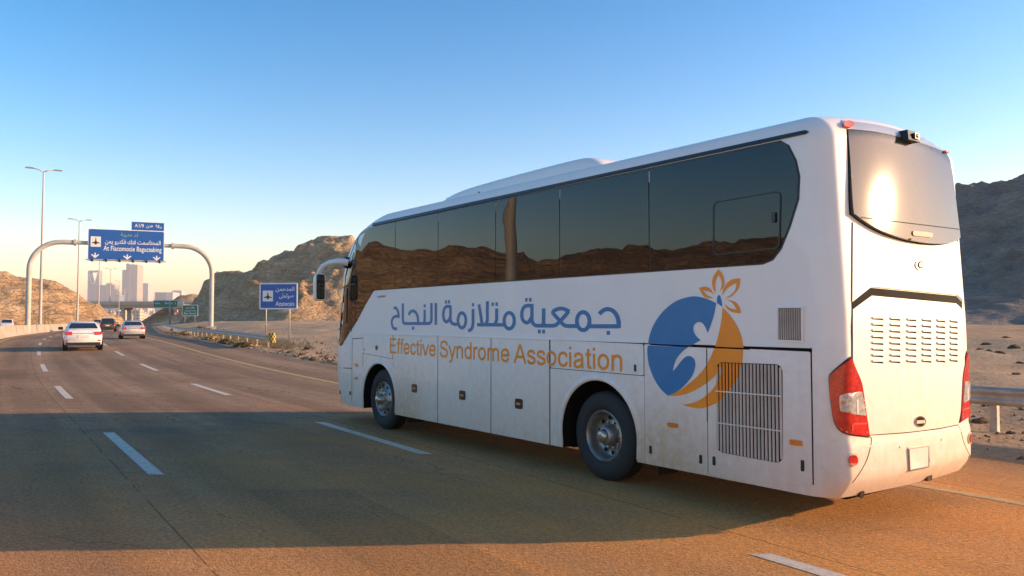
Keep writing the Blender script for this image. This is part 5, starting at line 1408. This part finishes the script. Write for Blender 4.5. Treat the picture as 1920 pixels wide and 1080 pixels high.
# ------------------------------------------------------------------ overpass
def overpass():
    Yo = 400.0; x0, x1 = (104 - 960) / FPX * Yo, (345 - 960) / FPX * Yo
    zt, zb = CAM_H + (602 - 565.5) / FPX * Yo, CAM_H + (602 - 577) / FPX * Yo
    c = Vector(((x0 + x1) / 2, Yo, float(elev(Yo))))
    t = tag(empty('overpass', c), 'beige concrete road bridge crossing the highway before the city skyline', 'bridge')
    W_ = x1 - x0; zm = zb + (zt - zb) * 0.45
    mb = MB(); mb.box((0, 6, (zb + zm) / 2 - c.z), (W_, 11, zm - zb)); mb.box((0, 6, zm - c.z + 0.12), (W_, 13.4, 0.28)); mb.build('deck', M['bridge_conc'], t)
    for yy in (-0.6, 12.6):
        mb = MB(); mb.box((0, yy, (zm + zt) / 2 + 0.14 - c.z), (W_, 0.3, zt - zm - 0.05)); mb.build('parapet', M['bridge_conc'], t)
    mb = MB(); mb.box((0, -0.6, zt + 0.75 - c.z), (W_, 0.09, 0.09)); 
    for k in range(24): mb.box((-W_ / 2 + W_ * (k + .5) / 24, -0.6, zt + 0.4 - c.z), (0.09, 0.09, 0.8))
    mb.build('railing', M['galv'], t)
    for k, xp in enumerate((136, 226, 326)):
        X = (xp - 960) / FPX * Yo - c.x
        mb = MB(); 
        for dy in (3, 9): mb.box((X, dy, (zb - c.z) / 2 - 0.4), (1.5, 1.3, zb - c.z - 0.2))
        mb.box((X, 6, zb - c.z - 0.55), (2.2, 9.5, 1.0)); mb.build('pier', M['bridge_conc'], t)
overpass()

# ------------------------------------------------------------------ distant city
def facade(name, base, glassc, sx_, sz_, rough=0.35, fr=0.62):
    """tower skin: window bands too far away to build"""
    m, t, b = nodes(name); oc = objco(t)
    sp = t.nodes.new('ShaderNodeSeparateXYZ'); t.links.new(oc, sp.inputs[0])
    hx = math_n(t, 'FRACT', math_n(t, 'DIVIDE', math_n(t, 'ADD', sp.outputs[0], sp.outputs[1]), sx_)); hz = math_n(t, 'FRACT', math_n(t, 'DIVIDE', sp.outputs[2], sz_))
    k = math_n(t, 'MULTIPLY', math_n(t, 'LESS_THAN', hx, fr), math_n(t, 'LESS_THAN', hz, fr))
    c = mixc(t, k, (*base, 1), (*glassc, 1)); c = mixc(t, 0.25, c, ramp(t, noise(t, oc, 0.03, 3), [(0.3, (0.7,) * 3), (0.7, (1.1,) * 3)]).outputs[0], 'MULTIPLY')
    t.links.new(c, b.inputs['Base Color']); b.inputs['Roughness'].default_value = rough; return m
M['tower_glass'] = facade('tower_blue_glass', (0.30, 0.33, 0.36), (0.10, 0.14, 0.19), 4.5, 4.0, 0.25)
M['tower_tan'] = facade('tower_tan_stone', (0.50, 0.42, 0.34), (0.20, 0.18, 0.17), 5.5, 4.2)
M['tower_pale'] = facade('tower_pale', (0.60, 0.56, 0.52), (0.30, 0.31, 0.33), 6.0, 4.0)
M['town'] = facade('town_wall', (0.55, 0.47, 0.38), (0.16, 0.13, 0.11), 3.6, 3.4, 0.8, 0.45)
def wx(px, d): return (px - 960) / FPX * d
def wz(py, d): return CAM_H + (602 - py) / FPX * d
def tower(label, d, boxes, cat='tower', name='skyscraper', rz=0.35):
    """boxes: (px0, px1, py_top, material, part name, depth m, taper)"""
    xs = [b[0] for b in boxes] + [b[1] for b in boxes]; cx = wx((min(xs) + max(xs)) / 2, d)
    t = tag(empty(name, (cx, d, 0)), label, cat, 'towers of the distant skyline')
    for i, (a, b, y, mt, nm, dep, tp) in enumerate(boxes):
        x0, x1 = wx(a, d) - cx, wx(b, d) - cx; z = wz(y, d)
        mb = MB(); mb.box(((x0 + x1) / 2, dep / 2 + 0.7 * i, z / 2 - 2), (x1 - x0, dep, z + 4), taper=tp); mb.build(nm, M[mt], t)
    return t
D = 4200
def kingdom():
    x0, x1 = wx(163.5, D), wx(183.5, D); cx = (x0 + x1) / 2; W_ = x1 - x0; zt = wz(507, D)
    t = tag(empty('skyscraper', (cx, D, 0)), 'glass skyscraper with a big curved opening under its top bridge', 'tower', 'towers of the distant skyline')
    # front outline with the inverted arch cut out, extruded
    hz0 = wz(533, D); n = 18
    hole = [(-W_ * 0.40 * math.cos(math.pi * k / n * 0.5), 0) for k in range(n)]
    left = []; 
    arch = [(W_ * 0.40 * u_, hz0 + (zt - 9 - hz0) * abs(u_) ** 1.9) for u_ in np.linspace(-1, 1, 25)]
    loop_out = [(-W_ / 2, -4), (W_ / 2, -4), (W_ / 2, zt), (-W_ / 2, zt)]
    V2, F = cdt([loop_out, [tuple(a) for a in arch] + [(W_ * .40, zt - 9), (-W_ * .40, zt - 9)][0:0]], None)
    F = [f for f in F if not inside_poly(np.mean([V2[i] for i in f], axis=0), arch)]
    m = len(V2); dep = 38
    v = [(p[0], 0, p[1]) for p in V2] + [(p[0], dep, p[1]) for p in V2]
    f = [q for q in F] + [tuple(i + m for i in reversed(q)) for q in F]
    ed = {}
    for q in F:
        for i in range(len(q)): ed[(q[i], q[(i + 1) % len(q)])] = 1
    for a, b in ed:
        if (b, a) not in ed: f.append((a, b, b + m, a + m))
    fix_normals(mesh('shaft', v, f, M['tower_glass'], t))
    for s in (-1, 1):
        mb = MB(); pts = [(W_ * 0.40 * u_ * s, -0.6, hz0 + (zt - 9 - hz0) * abs(u_) ** 1.9) for u_ in np.linspace(0, 1, 14)]
        mb.tube(pts, 1.6, 6); mb.build('arch_trim', M['sign_white'], t)
kingdom()
tower('broad blue-grey glass office block beside the arched skyscraper', D, [(187, 198, 534.5, 'tower_glass', 'shaft', 60, 1.0)])
tower('stepped tan tower between the arched and the tallest skyscraper', D, [(198, 210, 531, 'tower_tan', 'shaft', 50, 1.0), (206, 214, 534, 'tower_tan', 'wing', 48, 1.0), (210, 217, 546, 'tower_tan', 'wing', 46, 1.0)])
tower('squat grey block at the foot of the tallest skyscraper', D - 300, [(216, 224.5, 553, 'tower_glass', 'shaft', 40, 1.0)])
tower('tallest skyscraper with a dark glass side and pale stone corner', D - 200, [(228, 238.5, 506, 'tower_glass', 'glass_wing', 60, 1.0), (235, 241, 494, 'tower_glass', 'glass_shaft', 55, 1.0), (238.5, 243, 506, 'tower_pale', 'stone_corner', 70, 1.0), (242.5, 256, 496, 'tower_tan', 'stone_shaft', 64, 1.0)])
tower('twin-face tower right of the tallest skyscraper', D, [(259, 267.5, 530.5, 'tower_glass', 'shaft', 50, 1.0), (267.5, 277, 531, 'tower_pale', 'stone_face', 56, 1.0)])
tower('wide pale office block behind the green direction sign', D - 900, [(290, 311, 548, 'tower_glass', 'wall', 60, 1.0), (311, 323.5, 548, 'tower_pale', 'wing', 66, 1.0)], 'building', 'office_block')
tower('faint cream block at the right end of the skyline', D - 700, [(322.5, 340, 544.5, 'tower_pale', 'wall', 50, 1.0)], 'building', 'office_block')
rnd = random.Random(5)
for i in range(17):
    d = rnd.uniform(800, 1500); px = 190 + i * 7.5 + rnd.uniform(-3, 3); wpx = rnd.uniform(7, 15); py = rnd.uniform(583, 595)
    X, W_, z = wx(px, d), wpx / FPX * d, wz(py, d)
    t = tag(empty('low_building', (X, d, float(ground_z(X, d)))), 'small pale low-rise building seen under the overpass', 'building', 'low buildings beyond the overpass')
    t.rotation_euler = (0, 0, rnd.uniform(-.3, .3))
    mb = MB(); mb.box((0, 6, z / 2 - 1), (W_, 12, z + 2)); mb.build('wall', M['town'], t)
    mb = MB(); mb.box((0, 6, z + 0.25), (W_ + .4, 12.4, 0.5)); mb.box((W_ * .2, 6, z + 1.4), (W_ * .25, 4, 2)); mb.build('roof', M['town'], t)

# ------------------------------------------------------------------ cars
def car_paint(name, col, metal=0.0): return pm(name, col, 0.28, metal, 0.04, 2.0, coat=0.7)
M['car_white'] = car_paint('car_white_paint', (0.80, 0.77, 0.72)); M['car_silver'] = car_paint('car_silver_paint', (0.60, 0.57, 0.54), 0.25)
M['car_dark'] = car_paint('car_dark_paint', (0.05, 0.035, 0.03)); M['car_grey'] = car_paint('car_grey_paint', (0.16, 0.16, 0.17), 0.3); M['car_red'] = car_paint('car_red_paint', (0.35, 0.03, 0.02))
SEDAN = dict(L=4.6, W=1.80, H=1.46, deck=1.06, hood=0.96, cab=(-2.02, -1.22, 0.38, 1.25), sill=0.24, wb=(-1.42, 1.35), roof_in=0.20)
SUV = dict(L=4.9, W=1.92, H=1.80, deck=1.16, hood=1.12, cab=(-2.40, -2.12, 0.55, 1.30), sill=0.36, wb=(-1.45, 1.45), roof_in=0.16)
def make_car(name, S, paint, far=False):
    t = empty(name)
    L, W_, H_ = S['L'], S['W'], S['H']; hl = L / 2
    st = [(-hl, 0.80, 0.42, S['deck'] - 0.24), (-hl + 0.06, 0.88, 0.32, S['deck'] - 0.09), (-hl + 0.22, 0.95, S['sill'], S['deck']), (-hl + 0.7, 0.985, S['sill'], S['deck'] + 0.005), (-0.9, 1.0, S['sill'], S['deck'] - 0.02), (0.2, 1.0, S['sill'], S['deck'] - 0.05), (1.2, 0.985, S['sill'], S['hood'] + 0.02), (hl - 0.55, 0.95, S['sill'], S['hood'] - 0.06), (hl - 0.18, 0.86, S['sill'] + .02, S['hood'] - 0.16), (hl, 0.72, 0.36, S['hood'] - 0.30)]
    v = []; f = []
    for y, kw, zl, zt in st:
        hw = W_ / 2 * kw; dz = zt - zl
        half = [(0, zl), (hw * 0.86, zl), (hw * 0.96, zl + 0.06), (hw * 0.99, zl + dz * 0.35), (hw, zl + dz * 0.55), (hw * 0.965, zl + dz * 0.80), (hw * 0.90, zl + dz * 0.95), (hw * 0.72, zt), (0, zt + 0.012)]
        sec = half + [(-a, b) for a, b in reversed(half[1:-1])]
        v += [(a, y, b) for a, b in sec]
    k = len(sec)
    for i in range(len(st) - 1):
        for j in range(k): f.append((i * k + j, i * k + (j + 1) % k, (i + 1) * k + (j + 1) % k, (i + 1) * k + j))
    f += [tuple(range(k)), tuple((len(st) - 1) * k + j for j in range(k))]
    bo = fix_normals(mesh('body', v, f, paint, t, True)); bo.data.set_sharp_from_angle(angle=R(48))
    # cabin: base outline at the waist, roof outline, pillars in paint with panes set proud
    y0, y1, y2, y3 = S['cab']; zb = S['deck'] - 0.06; zr = H_; ri = S['roof_in']; wb_, wr = W_ / 2 * 0.90, W_ / 2 * 0.90 - ri
    lev = [(zb, y0, y3, wb_), (zb + (zr - zb) * 0.5, y0 + (y1 - y0) * 0.52, y3 + (y2 - y3) * 0.52, wb_ - ri * 0.42), (zr - 0.09, y1 - (y1 - y0) * 0.10, y2 + (y3 - y2) * 0.10, wr + 0.02), (zr - 0.03, y1 + 0.08, y2 - 0.06, wr - 0.06), (zr, y1 + 0.28, y2 - 0.30, wr - 0.22)]
    v = []; f = []
    for z, a, b, hw in lev:
        v += [(-hw * .93, a, z), (hw * .93, a, z), (hw, a + 0.12, z), (hw, b - 0.12, z), (hw * .93, b, z), (-hw * .93, b, z), (-hw, b - 0.12, z), (-hw, a + 0.12, z)]
    for i in range(len(lev) - 1):
        for j in range(8): f.append((i * 8 + j, i * 8 + (j + 1) % 8, (i + 1) * 8 + (j + 1) % 8, (i + 1) * 8 + j))
    f.append(tuple((len(lev) - 1) * 8 + j for j in range(8)))
    cb_ = fix_normals(mesh('roof', v, f, paint, bo, True)); cb_.data.set_sharp_from_angle(angle=R(40))
    za, zc = zb + 0.10, zr - 0.10
    def lerp_lev(z):
        zz = [q[0] for q in lev]; return tuple(np.interp(z, zz, [q[i] for q in lev]) for i in (1, 2, 3))
    def quad(nm, pts, nrm): 
        n_ = Vector(nrm); return mesh(nm, [tuple(Vector(p) + n_ * 0.012) for p in pts], [(0, 1, 2, 3)], M['car_glass'], bo)
    a0, b0, h0 = lerp_lev(za); a1, b1, h1 = lerp_lev(zc)
    quad('rear_window', [(-h0 * .86, a0 - .01, za), (h0 * .86, a0 - .01, za), (h1 * .84, a1 - .01, zc), (-h1 * .84, a1 - .01, zc)], (0, -1, 0.6))
    quad('windscreen', [(h0 * .86, b0 + .01, za), (-h0 * .86, b0 + .01, za), (-h1 * .84, b1 + .01, zc), (h1 * .84, b1 + .01, zc)], (0, 1, 0.6))
    for s in (-1, 1):
        ym = -0.35
        for (ya, yb) in ((0.22, None), (None, 0.22)):
            p0, p1 = (a0 + ya, ym - .04) if ya else (ym + .04, b0 - yb); q0_, q1_ = (a1 + ya, ym - .04) if ya else (ym + .04, b1 - yb)
            pts = [(s * h0, p0, za), (s * h0, p1, za), (s * h1, q1_, zc), (s * h1, q0_, zc)]
            quad('side_window', pts if s > 0 else pts[::-1], (s, 0, .3))
    if not far:
        for s in (-1, 1):
            zt = S['deck'] - 0.17
            mb = MB(); x0_, x1_ = W_ * 0.27, W_ * 0.462
            if S is SUV: mb.add([(s * W_ * .40, -hl + .0, 0.75), (s * W_ * .465, -hl + .10, 0.75), (s * W_ * .45, -hl + .10, 1.12), (s * W_ * .40, -hl + .02, 1.12)], [(0, 1, 2, 3)])
            else: mb.add([(s * x0_, -hl - .004, zt - .12), (s * W_ * .42, -hl + .015, zt - .13), (s * x1_ * 1.01, -hl + .16, zt - .06), (s * x1_ * .985, -hl + .16, zt + .07), (s * W_ * .41, -hl + .03, zt + .055), (s * x0_, -hl + .014, zt + .05)], [(0, 1, 4, 5), (1, 2, 3, 4)])
            for q in range(len(mb.v)): mb.v[q] = (mb.v[q][0] * 1.012, mb.v[q][1] - 0.012, mb.v[q][2])
            fix_normals(mb.build('tail_lamp', M['red_lens'], t))
            mb = MB(); mb.box((s * (W_ / 2 + .10), 0.78, S['deck'] + 0.03), (0.22, 0.12, 0.15)); mb.build('door_mirror', M['black_plastic'], t)
            mb = MB(); mb.box((s * W_ * .36, hl - .16, S['hood'] - .28), (0.34, 0.2, 0.13)); mb.build('headlight', M['clear_lens'], t)
            mb = MB(); mb.box((s * W_ * .40, -hl + .005, 0.50), (0.13, 0.03, 0.06)); mb.build('reflector', M['red_lens'], t)
        mb = MB(); mb.box((0, -hl - .006, S['deck'] - .36), (0.5, 0.02, 0.13)); mb.build('number_plate', M['plate_white'], t)
        mb = MB(); mb.box((0, -hl - .004, S['deck'] - .20), (W_ * .52, 0.02, 0.035)); mb.build('boot_trim', M['chrome'], t)
        mb = MB(); mb.box((0, -hl + .10, 0.33), (W_ * .86, 0.18, 0.15)); mb.build('bumper_underside', M['black_plastic'], t)
        mb = MB(); mb.box((0, hl - .02, 0.52), (W_ * .55, 0.06, 0.22)); mb.build('grille', M['black_plastic'], t)
    wr_ = 0.325 if S is SEDAN else 0.375
    if not far:
        for y in S['wb']:
            for s in (-1, 1):
                mb = MB(); mb.lathe([(0.0, wr_ - .13), (0.01, wr_ - .04), (0.03, wr_), (0.2, wr_), (0.22, wr_ - .05)], (0, 0, 0), 'x', 20)
                if s > 0: mb.v = [(-a, b, c) for a, b, c in mb.v]
                o = fix_normals(mb.build('wheel', M['black_rubber'], t, True, 40)); o.location = (s * (W_ / 2 - 0.01), y, wr_)
                mb = MB(); mb.lathe([(0.005, 0.2), (0.02, 0.15), (0.0, 0.06), (0.0, 0.0)], (0, 0, 0), 'x', 16)
                if s > 0: mb.v = [(-a, b, c) for a, b, c in mb.v]
                fix_normals(mb.build('rim', M['steel'], o, True, 40))
                mb = MB(); mb.lathe([(0.004, 0.0), (0.004, wr_ + .07)], (s * (W_ / 2 * .993), y, wr_ + .01), 'x', 24); mb.build('arch', M['dark_gap'], t)
    else:
        for y in S['wb']:
            mb = MB(); mb.box((0, y, wr_), (W_ * .98, 0.6, wr_ * 2)); mb.build('wheel', M['black_rubber'], t)
        mb = MB(); mb.box((0, -hl + .02, S['deck'] - .2), (W_ * .8, 0.06, 0.14)); mb.build('tail_lamp', M['red_lens'], t)
    return t
def put(t, y, p, z=0.0, rev=False, sc=1.0, yaw=0.0):
    q = P(y, p, z); t.location = q; t.rotation_euler = (0, 0, math.atan(-slope(y)) + (math.pi if rev else 0) + yaw); t.scale = (sc,) * 3
def at_px(t, px, y, z=0.0, **kw):
    X = wx(px, y); put(t, y, float(pOf(X, y)), z, **kw)
s1 = tag(make_car('sedan', SEDAN, M['car_white']), 'white sedan seen from behind, nearest car ahead in the left lane', 'car'); at_px(s1, 155.5, 46.0, sc=1.09, yaw=-0.02)
s2 = tag(make_car('sedan', SEDAN, M['car_silver']), 'silver-white sedan ahead beside the right edge line', 'car'); at_px(s2, 248.0, 64.5, sc=0.99, yaw=0.0)
s3 = tag(make_car('suv', SUV, M['car_dark']), 'dark brown off-roader driving ahead of the white sedan', 'car'); at_px(s3, 204, 108, sc=1.0)
s4 = tag(make_car('suv', SUV, M['car_white']), 'white off-roader coming towards us on the opposite carriageway', 'car'); at_px(s4, 14, 118, rev=True, sc=0.95, yaw=0.12)
c5 = tag(make_car('sedan', SEDAN, M['car_white']), 'white car oncoming beyond the lamp masts on the opposite carriageway', 'car'); at_px(c5, 130, 190, rev=True)
# far traffic: small copies without separate parts
proto = {k: make_car('car', s, M[m], far=True) for k, (s, m) in dict(w=(SEDAN, 'car_white'), g=(SEDAN, 'car_grey'), r=(SEDAN, 'car_red'), s=(SUV, 'car_silver'), d=(SUV, 'car_dark')).items()}
used_ = set()
spots = [('w', 150, 1.9), ('g', 168, -1.8), ('s', 180, -5.3), ('w', 205, 1.9), ('r', 216, -1.8), ('d', 232, -5.3), ('w', 250, 1.9), ('g', 268, -1.8), ('s', 285, -5.3), ('w', 306, 1.9), ('d', 322, -1.8), ('w', 345, -5.3), ('g', 372, 1.9), ('w', 400, -1.8), ('s', 440, 1.9), ('w', 470, -5.3), ('g', 520, 1.9), ('w', 560, -1.8)]
opps = [('d', 205, -12.5), ('w', 222, -16.5), ('g', 238, -12.5), ('s', 262, -16.5), ('w', 285, -12.5), ('d', 310, -16.5), ('w', 345, -12.5), ('g', 390, -16.5)]
nm_ = dict(w='white', g='grey', r='red', s='silver', d='dark')
for lst, rev in ((spots, False), (opps, True)):
    for k, y, p in lst:
        o = proto[k] if k not in used_ else copy_tree(proto[k]); used_.add(k)
        put(o, y, p + rnd.uniform(-.3, .3), rev=rev)
        tag(o, f'small distant {nm_[k]} car ' + ('oncoming beyond the barrier' if rev else 'in the traffic queue towards the overpass'), 'car', 'distant traffic')

# ------------------------------------------------------------------ roadside rocks, gravel and scrub
def rock_mesh(seed):
    bm = bmesh.new(); bmesh.ops.create_icosphere(bm, subdivisions=3, radius=1.0)
    for v_ in bm.verts:
        c = np.array(v_.co); k = 1 + 0.45 * float(fbm(c[0] * 1.1 + seed, c[1] * 1.1, c[2] * 1.1, 3)) + 0.12 * float(perlin(c[0] * 4, c[1] * 4, c[2] * 4 + seed))
        v_.co = v_.co * k; v_.co.z *= 0.62
        if v_.co.z < -0.3: v_.co.z = -0.3
    me = bpy.data.meshes.new('rock'); bm.to_mesh(me); bm.free(); me.materials.append(M['rock_stone']); return me
rm = [rock_mesh(s * 7.3) for s in range(6)]
def gpix(x, y):
    """photo pixel -> point on the ground"""
    a = (x - 960) / FPX; b = (540 - y) / FPX; v_ = np.array([a, _cp - b * _sp, _sp + b * _cp]); z = 0.0; t = 20.0
    for _ in range(60):
        t = min(max((z - CAM_H) / min(v_[2], -1e-4), 1), 300); z = 0.5 * z + 0.5 * float(ground_z(t * v_[0], t * v_[1]))
    return t * v_[0], t * v_[1]
for i, (x, y, r) in enumerate([(1838, 655, .16), (1855, 668, .11), (1872, 661, .17), (1901, 660, .22), (1888, 634, .2), (1849, 640, .15), (1913, 676, .13), (1905, 702, .1), (1840, 792, .14), (1895, 812, .07), (1868, 806, .06), (500, 672, .14), (545, 662, .22), (566, 668, .18), (590, 676, .2), (532, 676, .10), (610, 684, .16), (470, 662, .14), (580, 655, .3), (556, 690, .08)]):
    X, Y = gpix(x, y); o = link('rock', rm[i % 6]); o.location = (X, Y, float(ground_z(X, Y)) + 0.05 * r); o.scale = (r * rnd.uniform(.8, 1.5), r, r * rnd.uniform(.7, 1.0)); o.rotation_euler = (0, 0, rnd.uniform(0, 6))
    tag(o, 'loose brown rock on the sand beyond the guard rail behind the coach' if x > 1000 else 'loose tan rock on the sandy verge near the blue sign', 'rock', 'loose rocks on the verge')
def scatter(name, label, cat, n, gen, mats):
    v = []; f = []
    for _ in range(n):
        r = gen()
        if r is None: continue
        b = len(v); v += r[0]; f += [tuple(i + b for i in q) for q in r[1]]
    return tag(mesh(name, v, f, mats), label, cat, kind='stuff')
def pebble():
    side = rnd.random()
    if side < 0.55: y = 6 + 28 * rnd.random() ** 1.2; p = rnd.uniform(6.6, 13)
    else: y = 30 + 70 * rnd.random(); p = 6.7 + abs(rnd.gauss(0, 2.5))
    q = P(y, p); r = rnd.uniform(.02, .075) * (1.0 if y < 30 else 1.7); z = float(ground_z(q.x, q.y))
    a = rnd.uniform(0, 6)
    pts = [(q.x + r * math.cos(a + k * 2.1) * rnd.uniform(.7, 1.3), q.y + r * math.sin(a + k * 2.1) * rnd.uniform(.7, 1.3), z - .01) for k in range(3)] + [(q.x + r * .2 * math.cos(a), q.y + r * .2, z + r * rnd.uniform(.4, .9))]
    return pts, [(0, 1, 3), (1, 2, 3), (2, 0, 3)]
scatter('gravel', 'scattered pale stones along the sandy verge', 'gravel', 3500, pebble, M['rock_stone'])
M['scrub'] = pm('dry_scrub', (0.20, 0.15, 0.07), 0.9, 0, 0.35, 6.0); M['dry_grass'] = pm('dry_grass', (0.50, 0.36, 0.19), 0.9, 0, 0.3, 4.0)
def shrub(label, X, Y, rx, h, n, mat, group):
    v = []; f = []; z = float(ground_z(X, Y))
    for _ in range(n):
        a = rnd.uniform(0, 6.28); rr = rx * math.sqrt(rnd.random()) * 0.9; hh = h * (1 - (rr / rx) ** 2 * .7) * rnd.uniform(.35, 1)
        bx, by = rr * .35 * math.cos(a), rr * .35 * math.sin(a); tx, ty = rr * math.cos(a), rr * math.sin(a)
        b = len(v); wv = 0.012 + 0.02 * rnd.random(); c_, s_ = -math.sin(a) * wv * 2, math.cos(a) * wv * 2
        v += [(bx - c_, by - s_, 0), (bx + c_, by + s_, 0), (tx + c_, ty + s_, hh), (tx - c_, ty - s_, hh)]; f.append((b, b + 1, b + 2, b + 3))
        for _k in range(3):
            k = rnd.uniform(.4, 1); px_, py_, pz = bx + (tx - bx) * k, by + (ty - by) * k, hh * k; l = 0.05 + .05 * rnd.random(); e = [(rnd.gauss(0, l), rnd.gauss(0, l), rnd.gauss(0, l * .7)) for _ in range(3)]
            b = len(v); v += [(px_ + q[0], py_ + q[1], pz + q[2]) for q in e]; f.append((b, b + 1, b + 2))
    o = mesh('shrub', v, f, mat); o.location = (X, Y, z); return tag(o, label, 'shrub', group)
for x, y, rx, h, mt in ((455, 651, 1.0, .40, 'scrub'), (440, 645, .8, .4, 'dry_grass'), (425, 644, .9, .45, 'scrub'), (400, 637, 1.2, .5, 'dry_grass'), (470, 650, .6, .3, 'dry_grass'), (375, 622, 2.4, 1.1, 'scrub'), (415, 628, 1.2, .5, 'dry_grass'), (350, 628, 1.2, .6, 'dry_grass'), (330, 620, 1.3, .6, 'scrub')):
    X, Y = gpix(x, y)
    if Y > 130: Y = 120; X = wx(x, Y)
    shrub('low dry green shrub growing by the guard rail' if mt == 'scrub' else 'tuft of straw-coloured dry grass by the guard rail', X, Y, rx * .7, h * .7, 260, M[mt], 'scrub by the guard rail')
def tuft():
    y = 46 + 60 * rnd.random() ** 1.3; p = 8.3 + abs(rnd.gauss(0, .8)); q = P(y, p); z = float(ground_z(q.x, q.y)); v = []; f = []
    for k in range(5):
        a = rnd.uniform(0, 6.28); h = rnd.uniform(.15, .5); w_ = .03; lx, ly = .2 * math.cos(a), .2 * math.sin(a); b = len(v)
        v += [(q.x - w_, q.y, z - .02), (q.x + w_, q.y, z - .02), (q.x + lx, q.y + ly, z + h)]; f.append((b, b + 1, b + 2))
    return v, f
scatter('dry_grass', 'dry yellow grass growing under the guard rail', 'grass', 900, tuft, M['dry_grass'])

# ------------------------------------------------------------------ haze
def haze():
    m = bpy.data.materials.new('haze_air'); m.use_nodes = True; t = m.node_tree
    for n in list(t.nodes): t.nodes.remove(n)
    out = t.nodes.new('ShaderNodeOutputMaterial'); v = t.nodes.new('ShaderNodeVolumePrincipled')
    v.inputs['Color'].default_value = (0.97, 0.87, 0.82, 1); v.inputs['Density'].default_value = 0.00015; v.inputs['Anisotropy'].default_value = 0.25
    t.links.new(v.outputs[0], out.inputs['Volume'])
    mb = MB(); mb.box((-500, 7000, 165), (21500, 20000, 350)); tag(mb.build('haze', m), 'pale warm desert haze hanging over the whole landscape', 'haze', kind='stuff')
haze()
